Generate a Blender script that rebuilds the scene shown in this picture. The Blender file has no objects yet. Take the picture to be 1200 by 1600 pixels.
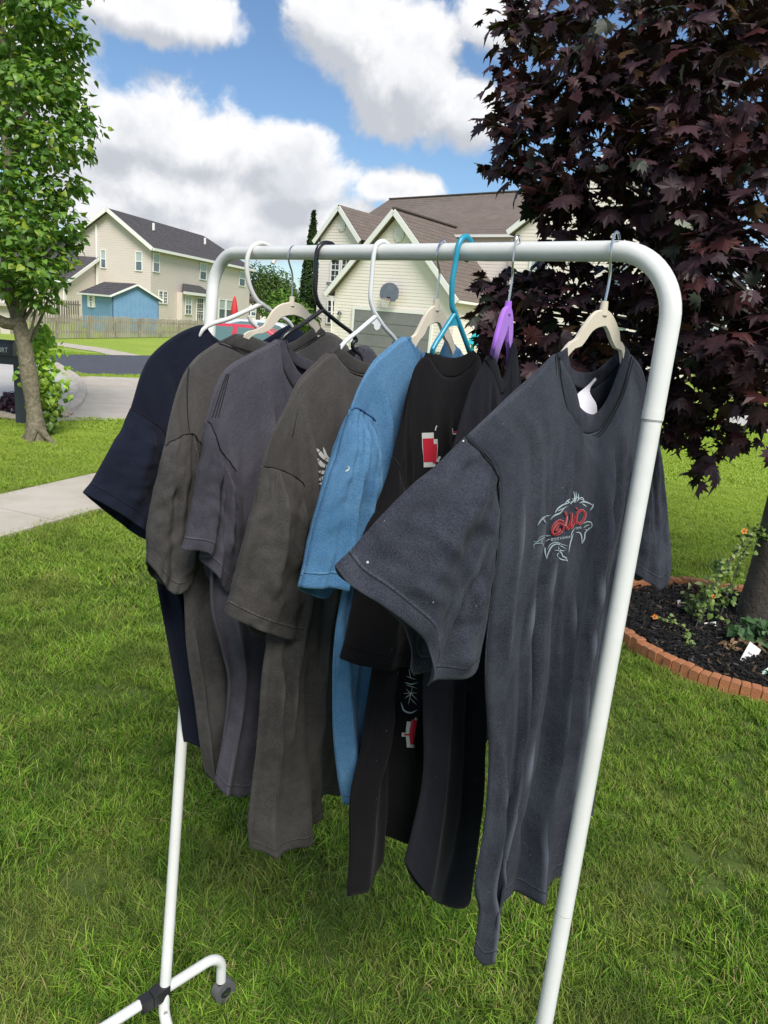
import bpy, bmesh, math, random
import numpy as np
from mathutils import Vector, Matrix
from mathutils.bvhtree import BVHTree
from mathutils.geometry import tessellate_polygon
random.seed(7); RNG = np.random.default_rng(7)
sc = bpy.context.scene; col = sc.collection
R = math.radians

# ------------------------------------------------------------------ camera
F_PX, CAM_H, PITCH, ROLL = 1110.0, 1.5, R(14.9), 0.09
cP, sP, cr, sr = math.cos(PITCH), math.sin(PITCH), math.cos(ROLL), math.sin(ROLL)
FW = np.array([0, cP, -sP]); DN0 = np.array([0, -sP, -cP]); RT0 = np.array([1.0, 0, 0]); CC = np.array([0, 0, CAM_H])
cam = bpy.data.cameras.new('camera'); co = bpy.data.objects.new('camera', cam); col.objects.link(co)
cam.sensor_fit = 'VERTICAL'; cam.sensor_height = 36; cam.sensor_width = 27; cam.lens = F_PX / 1600 * 36
cam.clip_start = 0.05; cam.clip_end = 3000
xr = RT0 * cr - DN0 * sr; up = -(RT0 * sr + DN0 * cr)
m3 = np.column_stack([xr, up, -FW])
co.matrix_world = Matrix([[*m3[0], 0], [*m3[1], 0], [*m3[2], CAM_H], [0, 0, 0, 1]])
sc.camera = co

# ------------------------------------------------------------------ light
SUN_EL, SUN_AZ = 50, 160       # azimuth measured from +Y towards +X
SUN_STR, SKY_STR, EXPO = 3.1, 0.088, 0.55
sd = Vector((math.sin(R(SUN_AZ)) * math.cos(R(SUN_EL)), math.cos(R(SUN_AZ)) * math.cos(R(SUN_EL)), math.sin(R(SUN_EL))))
sun = bpy.data.lights.new('sun', 'SUN'); sun.energy = SUN_STR; sun.angle = R(26); sun.color = (1, .955, .88)
so = bpy.data.objects.new('sun', sun); col.objects.link(so); so.rotation_euler = (-sd).to_track_quat('-Z', 'Y').to_euler()
sc.view_settings.view_transform = 'Standard'; sc.view_settings.look = 'None'
sc.view_settings.exposure = EXPO; sc.view_settings.gamma = 1; sc.view_settings.use_curve_mapping = False

def ray(u, v):
    x, y = u - 600, v - 800
    return FW + RT0 * ((x * cr + y * sr) / F_PX) + DN0 * ((-x * sr + y * cr) / F_PX)
def at(u, v, dep): return CC + ray(u, v) * dep
G0 = -0.15      # lawn level near the camera
def hgt(x, y):
    t = np.clip((np.asarray(y, float) - 8) / 12, 0, 1)
    return G0 - 0.20 * t * t * (3 - 2 * t)
def gnd(u, v, dz=0.0):
    q = ray(u, v); z = 0.0
    for _ in range(30):
        p = CC + q * ((z - CAM_H) / q[2]); z = float(hgt(p[0], p[1])) + dz
    return p
def pln(u, v, p0, n):
    q = ray(u, v); return CC + q * (np.dot(p0 - CC, n) / np.dot(q, n))
def proj(p):
    q = np.asarray(p, float) - CC; d = q @ FW; r = (q @ RT0) / d * F_PX; y = (q @ DN0) / d * F_PX
    return 600 + r * cr - y * sr, 800 + r * sr + y * cr, d

# ------------------------------------------------------------------ world: blue sky with cumulus
def nt_new(tree, t, **kw):
    n = tree.nodes.new(t)
    for k, v in kw.items(): setattr(n, k, v)
    return n
class G:
    """small node-graph helper"""
    def __init__(s, tree): s.t = tree
    def n(s, t, **kw): return nt_new(s.t, t, **kw)
    def set(s, sock, v):
        if hasattr(v, 'is_output'): s.t.links.new(v, sock)
        else: sock.default_value = v
    def m(s, op, a, b=None, c=None, clamp=False):
        n = s.n('ShaderNodeMath', operation=op); n.use_clamp = clamp
        s.set(n.inputs[0], a)
        if b is not None: s.set(n.inputs[1], b)
        if c is not None: s.set(n.inputs[2], c)
        return n.outputs[0]
    def v(s, op, a, b=None):
        n = s.n('ShaderNodeVectorMath', operation=op); s.set(n.inputs[0], a)
        if b is not None:
            if op == 'SCALE': s.set(n.inputs['Scale'], b)
            else: s.set(n.inputs[1], b)
        return n.outputs['Value'] if op in ('LENGTH', 'DOT_PRODUCT') else n.outputs[0]
    def noise(s, vec, scale, detail=3, rough=.55, out='Fac', dist=0):
        n = s.n('ShaderNodeTexNoise'); n.inputs['Scale'].default_value = scale; n.inputs['Detail'].default_value = detail
        n.inputs['Roughness'].default_value = rough; n.inputs['Distortion'].default_value = dist
        if vec is not None: s.set(n.inputs['Vector'], vec)
        return n.outputs[out]
    def mapr(s, x, a, b, c=0, d=1, smooth=True):
        n = s.n('ShaderNodeMapRange'); n.interpolation_type = 'SMOOTHSTEP' if smooth else 'LINEAR'
        s.set(n.inputs[0], x)
        for i, q in zip((1, 2, 3, 4), (a, b, c, d)): s.set(n.inputs[i], q)
        return n.outputs[0]
    def mix(s, f, a, b, blend='MIX'):
        n = s.n('ShaderNodeMix', data_type='RGBA', blend_type=blend); s.set(n.inputs[0], f)
        s.set(n.inputs[6], a if hasattr(a, 'is_output') else (*a, 1) if len(a) == 3 else a)
        s.set(n.inputs[7], b if hasattr(b, 'is_output') else (*b, 1) if len(b) == 3 else b)
        return n.outputs[2]
W = bpy.data.worlds.new('World'); sc.world = W; W.use_nodes = True
wt = W.node_tree; wt.nodes.clear(); g = G(wt)
sky = g.n('ShaderNodeTexSky', sky_type='NISHITA'); sky.sun_disc = False
sky.sun_elevation = R(SUN_EL); sky.sun_rotation = R(SUN_AZ); sky.air_density = 1.0; sky.dust_density = .6; sky.ozone_density = 1.6
dirv = g.n('ShaderNodeTexCoord').outputs['Generated']
BLOBS = [(300, 300, 260, 60), (460, 290, 120, 55), (300, 230, 180, 80), (195, 205, 75, 50), (440, 250, 85, 62), (170, 320, 130, 46), (330, 345, 200, 55), (560, 350, 150, 50),
         (620, 300, 90, 34), (540, 45, 110, 72), (640, 115, 110, 80), (725, 175, 85, 62), (250, 12, 140, 42), (780, 40, 60, 60), (60, 150, 90, 120)]
def cloud_field(d):
    n1 = g.noise(d, 7.5, 9, .56, dist=.35)
    n2 = g.noise(d, 26, 5, .6)
    acc = None
    for (u, v, ru, rv) in BLOBS:
        q = ray(u, v); q = q / np.linalg.norm(q)
        a = g.v('SUBTRACT', d, tuple(q)); a = g.v('MULTIPLY', a, (1150 / ru, 1150 / ru, 1150 / rv))
        k = g.m('SUBTRACT', 1.0, g.v('LENGTH', a))
        if acc is None: acc = k
        else:
            n = g.n('ShaderNodeMath', operation='SMOOTH_MAX'); g.set(n.inputs[0], acc); g.set(n.inputs[1], k); n.inputs[2].default_value = .25
            acc = n.outputs[0]
    acc = g.m('MAXIMUM', acc, -1.4)
    # away from the photographed part of the sky the same broken cumulus goes on
    gen = g.mapr(g.noise(d, 2.6, 4, .5), .40, .62, -1.0, .7)
    q = ray(430, 250); q = q / np.linalg.norm(q)
    away = g.mapr(g.v('LENGTH', g.v('SUBTRACT', d, tuple(q))), .42, .7, 0, 1)
    base = g.m('ADD', g.m('MULTIPLY', acc, g.m('SUBTRACT', 1.0, away)), g.m('MULTIPLY', gen, away))
    f = g.m('ADD', base, g.m('MULTIPLY', g.m('SUBTRACT', n1, .5), 2.0))
    return g.m('ADD', f, g.m('MULTIPLY', g.m('SUBTRACT', n2, .5), .42))
f0 = cloud_field(dirv)
f1 = cloud_field(g.v('ADD', dirv, (.008, 0, .034)))
mask = g.mapr(f0, -.02, .30)
shade = g.mapr(g.m('SUBTRACT', f0, f1), -.34, .38)
thick = g.mapr(f0, .2, 1.3)
lit = g.m('MULTIPLY', shade, g.mapr(thick, 0, 1, 1.0, .85))
ccol = g.mix(lit, (.40, .42, .46), (.71, .71, .72))
ccol = g.mix(g.m('MULTIPLY', g.mapr(g.noise(dirv, 9, 6, .62), .42, .70, 0, .6), g.mapr(f0, .15, .7)), ccol, (.42, .445, .49))
bg1 = g.n('ShaderNodeBackground'); wt.links.new(g.mix(1.0, sky.outputs[0], (.84, .98, 1.09), 'MULTIPLY'), bg1.inputs[0]); bg1.inputs[1].default_value = SKY_STR
bg2 = g.n('ShaderNodeBackground'); wt.links.new(ccol, bg2.inputs[0]); bg2.inputs[1].default_value = 1.0
mx = g.n('ShaderNodeMixShader'); wt.links.new(mask, mx.inputs[0]); wt.links.new(bg1.outputs[0], mx.inputs[1]); wt.links.new(bg2.outputs[0], mx.inputs[2])
wo = g.n('ShaderNodeOutputWorld'); wt.links.new(mx.outputs[0], wo.inputs[0])

# ------------------------------------------------------------------ materials
def mat(name, color=(.5, .5, .5), rough=.7, var=.0, vscale=8, bump=0, bscale=60, metal=0, color2=None, spec=.5, coord='Object', detail=4, sheen=0):
    M = bpy.data.materials.new(name); M.use_nodes = True; t = M.node_tree; g = G(t)
    b = t.nodes['Principled BSDF']; b.inputs['Roughness'].default_value = rough; b.inputs['Metallic'].default_value = metal
    b.inputs['Specular IOR Level'].default_value = spec; b.inputs['Sheen Weight'].default_value = sheen
    tc = g.n('ShaderNodeTexCoord').outputs[coord]
    if var or color2:
        c2 = color2 or tuple(c * (1 - var) for c in color)
        f = g.mapr(g.noise(tc, vscale, detail, .6), .3, .7)
        t.links.new(g.mix(f, color, c2), b.inputs['Base Color'])
    else: b.inputs['Base Color'].default_value = (*color, 1)
    if bump:
        bn = g.n('ShaderNodeBump'); bn.inputs['Strength'].default_value = bump; bn.inputs['Distance'].default_value = .01
        t.links.new(g.noise(tc, bscale, 4, .6), bn.inputs['Height']); t.links.new(bn.outputs[0], b.inputs['Normal'])
    return M
def attr_mat(name, rough=.6, spec=.3, trans=0.0, gloss_noise=0):
    """leaf / grass material: colour comes from the leaf's own vertex colour"""
    M = bpy.data.materials.new(name); M.use_nodes = True; t = M.node_tree; g = G(t)
    b = t.nodes['Principled BSDF']; b.inputs['Roughness'].default_value = rough; b.inputs['Specular IOR Level'].default_value = spec
    a = g.n('ShaderNodeAttribute'); a.attribute_name = 'col'
    t.links.new(a.outputs['Color'], b.inputs['Base Color'])
    if trans:
        tr = g.n('ShaderNodeBsdfTranslucent'); m2 = g.n('ShaderNodeMixShader'); m2.inputs[0].default_value = trans
        t.links.new(g.mix(1.0, a.outputs['Color'], (1.0, 1.15, .5), 'MULTIPLY'), tr.inputs[0])
        t.links.new(b.outputs[0], m2.inputs[1]); t.links.new(tr.outputs[0], m2.inputs[2])
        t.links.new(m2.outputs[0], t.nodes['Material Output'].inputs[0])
    return M
def cloth_mat(name, base, fade, wear=.5, streak=.5):
    """washed cotton jersey: faded blotches, worn vertical creases, knit grain, hem stitching (UV in metres)"""
    M = bpy.data.materials.new(name); M.use_nodes = True; t = M.node_tree; g = G(t)
    b = t.nodes['Principled BSDF']; b.inputs['Roughness'].default_value = .92; b.inputs['Specular IOR Level'].default_value = .12
    b.inputs['Sheen Weight'].default_value = .04; b.inputs['Sheen Roughness'].default_value = .5
    uv = g.n('ShaderNodeUVMap').outputs[0]
    blot = g.mapr(g.noise(uv, 7, 6, .68), .36, .68)
    blot2 = g.mapr(g.noise(uv, 45, 4, .7), .4, .72)
    st = g.n('ShaderNodeMapping'); t.links.new(uv, st.inputs[0]); st.inputs['Scale'].default_value = (34, 1.6, 1)
    s1 = g.m('POWER', g.mapr(g.noise(st.outputs[0], 1.0, 2, .5, dist=.4), .56, .80), 1.6)
    c = g.mix(g.m('MULTIPLY', blot, wear * .55), base, fade)
    c = g.mix(g.m('MULTIPLY', blot2, wear * .28), c, fade)
    at_ = g.n('ShaderNodeAttribute'); at_.attribute_name = 'ridge'
    c = g.mix(g.m('MULTIPLY', s1, streak * .30), c, fade)
    hs = g.mapr(g.noise(uv, 620, 2, .6), .42, .66)
    c = g.mix(g.m('MULTIPLY', hs, .16 + wear * .38), c, fade)
    hd = g.mapr(g.noise(uv, 330, 2, .7), .45, .7)
    c = g.mix(g.m('MULTIPLY', hd, .35), c, tuple(x * .5 for x in base))
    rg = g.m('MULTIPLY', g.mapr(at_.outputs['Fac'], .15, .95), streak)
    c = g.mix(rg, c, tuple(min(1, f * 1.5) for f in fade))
    # lint flecks
    vz = g.n('ShaderNodeTexVoronoi'); vz.inputs['Scale'].default_value = 55; t.links.new(uv, vz.inputs['Vector'])
    fl = g.m('LESS_THAN', vz.outputs['Distance'], .035)
    c = g.mix(g.m('MULTIPLY', fl, .35), c, (.45, .45, .48))
    # colour goes paler towards the top of each panel
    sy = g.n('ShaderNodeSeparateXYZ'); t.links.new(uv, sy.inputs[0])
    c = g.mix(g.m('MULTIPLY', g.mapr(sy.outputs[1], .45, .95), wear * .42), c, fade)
    # stitch line above the hem
    sx = g.n('ShaderNodeSeparateXYZ'); t.links.new(uv, sx.inputs[0]); vy = sx.outputs[1]
    def line(p, w): return g.mapr(g.m('ABSOLUTE', g.m('SUBTRACT', vy, p)), w * .4, w, 1, 0)
    ln = line(.021, .0014)
    pk = g.m('MULTIPLY', line(.0235, .0026), g.mapr(g.noise(uv, 260, 2), .35, .6))
    edge = g.mapr(vy, 0, .004, 1, 0)
    c = g.mix(g.m('MULTIPLY', ln, .6), c, tuple(x * .35 for x in base))
    c = g.mix(g.m('MULTIPLY', edge, wear * .6), c, fade)
    c = g.mix(g.m('MULTIPLY', pk, wear * .8), c, fade)
    t.links.new(c, b.inputs['Base Color'])
    knit = g.n('ShaderNodeMapping'); t.links.new(uv, knit.inputs[0]); knit.inputs['Scale'].default_value = (1400, 900, 1)
    h = g.m('ADD', g.m('MULTIPLY', g.noise(knit.outputs[0], 1, 2, .6), .0006), g.m('MULTIPLY', g.noise(uv, 70, 5, .7), .0016))
    h = g.m('ADD', h, g.m('MULTIPLY', ln, -.0016))
    bn = g.n('ShaderNodeBump'); bn.inputs['Strength'].default_value = .8; bn.inputs['Distance'].default_value = 1.0
    t.links.new(h, bn.inputs['Height']); t.links.new(bn.outputs[0], b.inputs['Normal'])
    return M
def roof_mat(name, c1, c2):
    M = bpy.data.materials.new(name); M.use_nodes = True; t = M.node_tree; g = G(t); b = t.nodes['Principled BSDF']
    b.inputs['Roughness'].default_value = .9; b.inputs['Specular IOR Level'].default_value = .2
    uv = g.n('ShaderNodeUVMap').outputs[0]
    br = g.n('ShaderNodeTexBrick'); t.links.new(uv, br.inputs[0]); br.inputs['Scale'].default_value = 1
    br.inputs['Brick Width'].default_value = .33; br.inputs['Row Height'].default_value = .14; br.inputs['Mortar Size'].default_value = .006
    br.inputs['Color1'].default_value = (*c1, 1); br.inputs['Color2'].default_value = (*c2, 1); br.inputs['Mortar'].default_value = tuple(x * .45 for x in c1) + (1,)
    c = g.mix(g.mapr(g.noise(uv, 1.1, 5, .7), .3, .7, 0, .45), br.outputs[0], tuple(x * .72 for x in c1))
    t.links.new(c, b.inputs['Base Color'])
    return M

# ------------------------------------------------------------------ mesh helpers
def tag(o, label=None, cat=None, group=None, kind=None):
    if label: o['label'] = label
    if cat: o['category'] = cat
    if group: o['group'] = group
    if kind: o['kind'] = kind
    return o
def link(name, me, parent=None, m=None):
    o = bpy.data.objects.new(name, me); col.objects.link(o)
    if parent is not None:
        o.parent = parent
        if parent.type == 'EMPTY': o.matrix_parent_inverse = Matrix.Translation(-Vector(parent.location))
    if m is not None: me.materials.append(m)
    return o
def thing(name, loc, label, cat, group=None):
    o = bpy.data.objects.new(name, None); col.objects.link(o); o.location = loc; o.empty_display_size = .1
    return tag(o, label, cat, group)
def mesh_raw(name, V, F, smooth=False, uv=None, colr=None, ridge=None):
    me = bpy.data.meshes.new(name); V = np.asarray(V, np.float32); F = np.asarray(F, np.int32)
    k = F.shape[1]; me.vertices.add(len(V)); me.vertices.foreach_set('co', V.ravel())
    me.loops.add(F.size); me.loops.foreach_set('vertex_index', F.ravel())
    me.polygons.add(len(F)); me.polygons.foreach_set('loop_start', np.arange(0, F.size, k, dtype=np.int32))
    me.polygons.foreach_set('use_smooth', np.full(len(F), smooth))
    if uv is not None:
        l = me.uv_layers.new(name='UVMap'); l.data.foreach_set('uv', np.asarray(uv, np.float32)[F.ravel()].ravel())
    if colr is not None:
        a = me.color_attributes.new('col', 'FLOAT_COLOR', 'POINT'); c = np.ones((len(V), 4), np.float32); c[:, :3] = colr
        a.data.foreach_set('color', c.ravel())
    if ridge is not None:
        a = me.attributes.new('ridge', 'FLOAT', 'POINT'); a.data.foreach_set('value', np.asarray(ridge, np.float32).ravel())
    me.update(calc_edges=True); me.validate()
    return me
class Fr:
    """wall frame: x along the wall, o outwards, z up"""
    def __init__(s, o, xd, n): s.o = np.array([o[0], o[1], 0.]); s.x = np.array([xd[0], xd[1], 0.]); s.x /= np.linalg.norm(s.x); s.n = np.array([n[0], n[1], 0.]); s.n /= np.linalg.norm(s.n)
    def P(s, x, o, z): return s.o + s.x * x + s.n * o + np.array([0, 0, z])
    def px(s, u, v, off=0):
        p = pln(u, v, s.o + s.n * off, s.n); return float(np.dot(p - s.o, s.x)), float(p[2])
WORLD = Fr((0, 0), (1, 0), (0, 1))
class MB:
    def __init__(s): s.v = []; s.f = []; s.uv = []
    def add(s, V, F):
        b = len(s.v); s.v += [tuple(map(float, p)) for p in V]; s.f += [tuple(i + b for i in f) for f in F]; return s
    def box(s, fr, x0, x1, o0, o1, z0, z1):
        V = [fr.P(x, o, z) for z in (z0, z1) for (x, o) in ((x0, o0), (x1, o0), (x1, o1), (x0, o1))]
        return s.add(V, [(0, 1, 2, 3), (4, 7, 6, 5), (0, 4, 5, 1), (1, 5, 6, 2), (2, 6, 7, 3), (3, 7, 4, 0)])
    def prism(s, fr, pts, o0, o1):
        n = len(pts); V = [fr.P(x, o0, z) for x, z in pts] + [fr.P(x, o1, z) for x, z in pts]
        return s.add(V, [tuple(range(n)), tuple(range(2 * n - 1, n - 1, -1))] + [(i, (i + 1) % n, n + (i + 1) % n, n + i) for i in range(n)])
    def slab(s, P4, th=.12):
        P = [np.array(p, float) for p in P4]; nn = np.cross(P[1] - P[0], P[-1] - P[0]); nn /= np.linalg.norm(nn)
        if nn[2] < 0: nn = -nn
        n = len(P); V = P + [p - nn * th for p in P]
        return s.add(V, [tuple(range(n)), tuple(range(2 * n - 1, n - 1, -1))] + [(i, (i + 1) % n, n + (i + 1) % n, n + i) for i in range(n)])
    def bar(s, a, b, w, d=None):
        a, b = np.array(a, float), np.array(b, float); t = b - a; t /= np.linalg.norm(t); d = d or w
        u = np.cross(t, (0, 0, 1)); u = u / np.linalg.norm(u) if np.linalg.norm(u) > 1e-3 else np.array([1., 0, 0]); k = np.cross(t, u)
        V = [p + u * sx * w / 2 + k * sy * d / 2 for p in (a, b) for sx, sy in ((-1, -1), (1, -1), (1, 1), (-1, 1))]
        return s.add(V, [(0, 1, 2, 3), (7, 6, 5, 4), (0, 4, 5, 1), (1, 5, 6, 2), (2, 6, 7, 3), (3, 7, 4, 0)])
    def tube(s, path, r, seg=10, cap=True, flat=1.0):
        P = [np.array(p, float) for p in path]; n = len(P); rr = r if hasattr(r, '__len__') else [r] * n
        u = None; V = []
        for i, p in enumerate(P):
            t = P[min(i + 1, n - 1)] - P[max(i - 1, 0)]; t /= (np.linalg.norm(t) + 1e-12)
            if u is None:
                u = np.cross(t, (0.3, .2, 1)); u /= np.linalg.norm(u)
            u = u - t * np.dot(u, t); u /= np.linalg.norm(u); w = np.cross(t, u)
            V += [p + (u * math.cos(a) + w * math.sin(a) * flat) * rr[i] for a in (2 * math.pi * k / seg for k in range(seg))]
        Fs = [(i * seg + k, i * seg + (k + 1) % seg, (i + 1) * seg + (k + 1) % seg, (i + 1) * seg + k) for i in range(n - 1) for k in range(seg)]
        if cap: Fs += [tuple(range(seg - 1, -1, -1)), tuple((n - 1) * seg + k for k in range(seg))]
        return s.add(V, Fs)
    def disc(s, c, n, r, seg=16, th=.01, r2=None):
        c = np.array(c, float); n = np.array(n, float); n /= np.linalg.norm(n)
        return s.tube([c, c + n * th], [r, r2 or r], seg)
    def build(s, name, m, parent=None, smooth=False, bevel=0):
        me = bpy.data.meshes.new(name); me.from_pydata(s.v, [], s.f); me.update()
        if s.uv and len(s.uv) == len(s.v):
            l = me.uv_layers.new(name='UVMap')
            for lp in me.loops: l.data[lp.index].uv = s.uv[lp.vertex_index]
        if smooth:
            me.polygons.foreach_set('use_smooth', [True] * len(me.polygons))
            me.set_sharp_from_angle(angle=R(40))
        o = link(name, me, parent, m)
        bm = bmesh.new(); bm.from_mesh(me); bmesh.ops.recalc_face_normals(bm, faces=bm.faces); bm.to_mesh(me); bm.free()
        if bevel:
            b = o.modifiers.new('bevel', 'BEVEL'); b.width = bevel; b.segments = 2; b.limit_method = 'ANGLE'
        return o
def crom(pts, n=None, step=None, sharp=()):
    """smooth curve through 3-D points, sampled evenly by length"""
    P = np.array(pts, float); m = len(P)
    if m == 2: fine = np.linspace(P[0], P[1], 60)
    else:
        L = np.r_[0, np.cumsum(np.linalg.norm(np.diff(P, axis=0), axis=1) ** .5 + 1e-9)]
        T = np.zeros_like(P)
        for i in range(m):
            a, b = max(i - 1, 0), min(i + 1, m - 1)
            T[i] = (P[b] - P[a]) / (L[b] - L[a])
        fine = []
        for i in range(m - 1):
            h = L[i + 1] - L[i]; t = np.linspace(0, 1, 24, endpoint=False)[:, None]
            fine.append((2*t**3-3*t**2+1)*P[i] + (t**3-2*t**2+t)*h*T[i] + (-2*t**3+3*t**2)*P[i+1] + (t**3-t**2)*h*T[i+1])
        fine = np.vstack(fine + [P[-1:]])
    l = np.r_[0, np.cumsum(np.linalg.norm(np.diff(fine, axis=0), axis=1))]
    if n is None: n = max(2, int(l[-1] / step) + 1)
    q = np.linspace(0, l[-1], n)
    return np.column_stack([np.interp(q, l, fine[:, k]) for k in range(fine.shape[1])])
def vnoise(x, y, seed=0):
    """value noise, vectorised"""
    r = np.random.default_rng(seed); tab = r.random((64, 64)) * 2 - 1
    xi, yi = np.floor(x).astype(int), np.floor(y).astype(int); fx, fy = x - xi, y - yi
    fx = fx * fx * (3 - 2 * fx); fy = fy * fy * (3 - 2 * fy)
    t = lambda i, j: tab[i % 64, j % 64]
    return (t(xi, yi) * (1 - fx) + t(xi + 1, yi) * fx) * (1 - fy) + (t(xi, yi + 1) * (1 - fx) + t(xi + 1, yi + 1) * fx) * fy

# ------------------------------------------------------------------ ground
def grass_ground_mat():
    M = bpy.data.materials.new('lawn'); M.use_nodes = True; t = M.node_tree; g = G(t); b = t.nodes['Principled BSDF']
    b.inputs['Roughness'].default_value = .95; b.inputs['Specular IOR Level'].default_value = .1
    p = g.n('ShaderNodeNewGeometry').outputs['Position']
    sx = g.n('ShaderNodeSeparateXYZ'); t.links.new(p, sx.inputs[0])
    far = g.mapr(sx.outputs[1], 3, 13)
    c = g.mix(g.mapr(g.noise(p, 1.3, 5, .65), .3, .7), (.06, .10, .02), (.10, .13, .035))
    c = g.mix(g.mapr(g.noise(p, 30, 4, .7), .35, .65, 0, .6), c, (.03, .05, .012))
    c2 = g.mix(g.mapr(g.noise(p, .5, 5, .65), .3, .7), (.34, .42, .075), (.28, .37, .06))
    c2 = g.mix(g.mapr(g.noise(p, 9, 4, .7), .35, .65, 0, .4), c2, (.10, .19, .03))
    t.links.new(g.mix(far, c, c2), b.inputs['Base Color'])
    return M
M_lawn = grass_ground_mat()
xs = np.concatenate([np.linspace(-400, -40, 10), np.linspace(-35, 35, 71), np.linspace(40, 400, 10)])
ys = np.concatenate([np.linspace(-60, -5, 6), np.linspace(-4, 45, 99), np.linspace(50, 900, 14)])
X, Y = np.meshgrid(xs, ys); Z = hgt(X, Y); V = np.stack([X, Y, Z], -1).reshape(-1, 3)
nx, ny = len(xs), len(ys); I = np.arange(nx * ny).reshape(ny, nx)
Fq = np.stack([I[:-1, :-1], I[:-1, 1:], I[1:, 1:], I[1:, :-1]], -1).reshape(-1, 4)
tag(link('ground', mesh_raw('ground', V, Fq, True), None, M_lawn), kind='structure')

PAVED = []   # ground polygons without grass
def sheet(name, poly, m, lift, th=0, parent=None, kind='structure', res=.6, paved=True):
    """flat sheet on the terrain"""
    poly = [np.array(p[:2], float) for p in poly]
    if paved: PAVED.append(np.array(poly))
    bm = bmesh.new(); vs = [bm.verts.new((p[0], p[1], 0)) for p in poly]; bm.faces.new(vs)
    lo, hi = np.min(poly, 0), np.max(poly, 0)
    for ax in (0, 1):
        for q in np.arange(lo[ax] + res, hi[ax], res):
            c = [0, 0, 0]; c[ax] = q; nn = [0, 0, 0]; nn[ax] = 1
            bmesh.ops.bisect_plane(bm, geom=bm.verts[:] + bm.edges[:] + bm.faces[:], plane_co=c, plane_no=nn)
    if th:
        r = bmesh.ops.extrude_face_region(bm, geom=bm.faces[:]); low = set(v for v in r['geom'] if isinstance(v, bmesh.types.BMVert))
        for v in bm.verts: v.co.z = float(hgt(v.co.x, v.co.y)) + (lift if v in low else lift - th)
    else:
        for v in bm.verts: v.co.z = float(hgt(v.co.x, v.co.y)) + lift
    bmesh.ops.recalc_face_normals(bm, faces=bm.faces)
    me = bpy.data.meshes.new(name); bm.to_mesh(me); bm.free()
    o = link(name, me, parent, m)
    if kind and parent is None: tag(o, kind=kind)
    return o
M_conc = mat('concrete', (.42, .37, .30), .9, color2=(.50, .45, .38), vscale=3, bump=.25, bscale=180, detail=8)
M_conc2 = mat('street_concrete', (.50, .48, .44), .9, color2=(.44, .42, .39), vscale=1.5, bump=.2, bscale=120, detail=8)
M_asph = mat('asphalt', (.055, .06, .075), .85, color2=(.075, .08, .095), vscale=5, bump=.3, bscale=220, detail=8)
M_soil = mat('soil', (.05, .035, .02), .95, color2=(.09, .07, .04), vscale=30, bump=.6, bscale=90)
# sidewalk: slabs with joints
sw = thing('sidewalk', (0, 0, 0), 'pale concrete sidewalk of square slabs crossing the lawn at left', 'sidewalk'); del sw['category'], sw['label']; sw['kind'] = 'structure'
A0, A1 = gnd(0, 843), gnd(215, 782); B0_, B1_ = gnd(0, 776), gnd(150, 741)
dA = (A1 - A0)[:2]; dB = (B1_ - B0_)[:2]
dd = dA / np.linalg.norm(dA) + dB / np.linalg.norm(dB); dd /= np.linalg.norm(dd); wN = np.array([-dd[1], dd[0]])
a0 = A0[:2]; wd = float(np.dot(B0_[:2] - a0, wN))
PAVED.append(np.array([a0 - dd * 6, a0 + dd * 5.6, a0 + dd * 5.6 + wN * wd, a0 - dd * 6 + wN * wd]))
k0 = float(np.dot(gnd(100, 820)[:2] - a0, dd))
for i in range(-5, 5):
    s0, s1 = k0 + i * 1.22 + .006, k0 + (i + 1) * 1.22 - .006
    if s1 > 5.6: continue
    sheet('slab', [a0 + dd * s0, a0 + dd * s1, a0 + dd * s1 + wN * wd, a0 + dd * s0 + wN * wd], M_conc, .022 + random.uniform(-.002, .002), .07, sw, paved=False)
sheet('sidewalk_edge', [a0 - dd * 6 - wN * .05, a0 + dd * 5.6 - wN * .05, a0 + dd * 5.6 + wN * (wd + .07), a0 - dd * 6 + wN * (wd + .07)], M_soil, .004, 0, None, paved=False)
# concrete street + apron, kerb, asphalt drive, front walk
G_ = lambda u, v: gnd(u, v)
apron = [G_(60, 660), G_(260, 655), G_(420, 660), G_(430, 600), G_(245, 592), G_(128, 588), G_(110, 605)]
sheet('driveway', apron, M_conc, .012)
street = [G_(-420, 700), G_(-60, 652), G_(62, 657), G_(112, 640), G_(127, 612), G_(115, 596), G_(90, 575), G_(70, 566), G_(-40, 556), G_(-420, 560)]
sheet('street', street, M_conc2, .008)
sheet('asphalt_road', [G_(62, 560), G_(80, 554), G_(210, 556), G_(330, 556), G_(330, 588), G_(122, 585), G_(95, 574)], M_asph, .016)
sheet('front_walk', [G_(40, 531), G_(105, 537), G_(165, 545), G_(220, 556), G_(175, 556), G_(150, 550), G_(90, 541), G_(30, 536)], M_conc, .016)
# kerb: rolled concrete lip round the corner
kp = crom([G_(-60, 548), G_(40, 560), G_(78, 567), G_(98, 578), G_(118, 592), G_(128, 608), G_(124, 626), G_(108, 642), G_(70, 655)], step=.35)
kb = MB(); prof = [(-.09, 0), (-.08, .06), (-.03, .085), (.03, .08), (.09, .02), (.12, 0)]
for i, p in enumerate(kp):
    t = kp[min(i + 1, len(kp) - 1)] - kp[max(i - 1, 0)]; t[2] = 0; t /= np.linalg.norm(t); nn = np.array([t[1], -t[0], 0])
    kb.v += [tuple(np.array([p[0], p[1], float(hgt(p[0], p[1]))]) + nn * a + np.array([0, 0, z + .005])) for a, z in prof]
kb.f = [(i * 6 + j, i * 6 + j + 1, (i + 1) * 6 + j + 1, (i + 1) * 6 + j) for i in range(len(kp) - 1) for j in range(5)]
tag(kb.build('kerb', M_conc, None, True), kind='structure')
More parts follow.
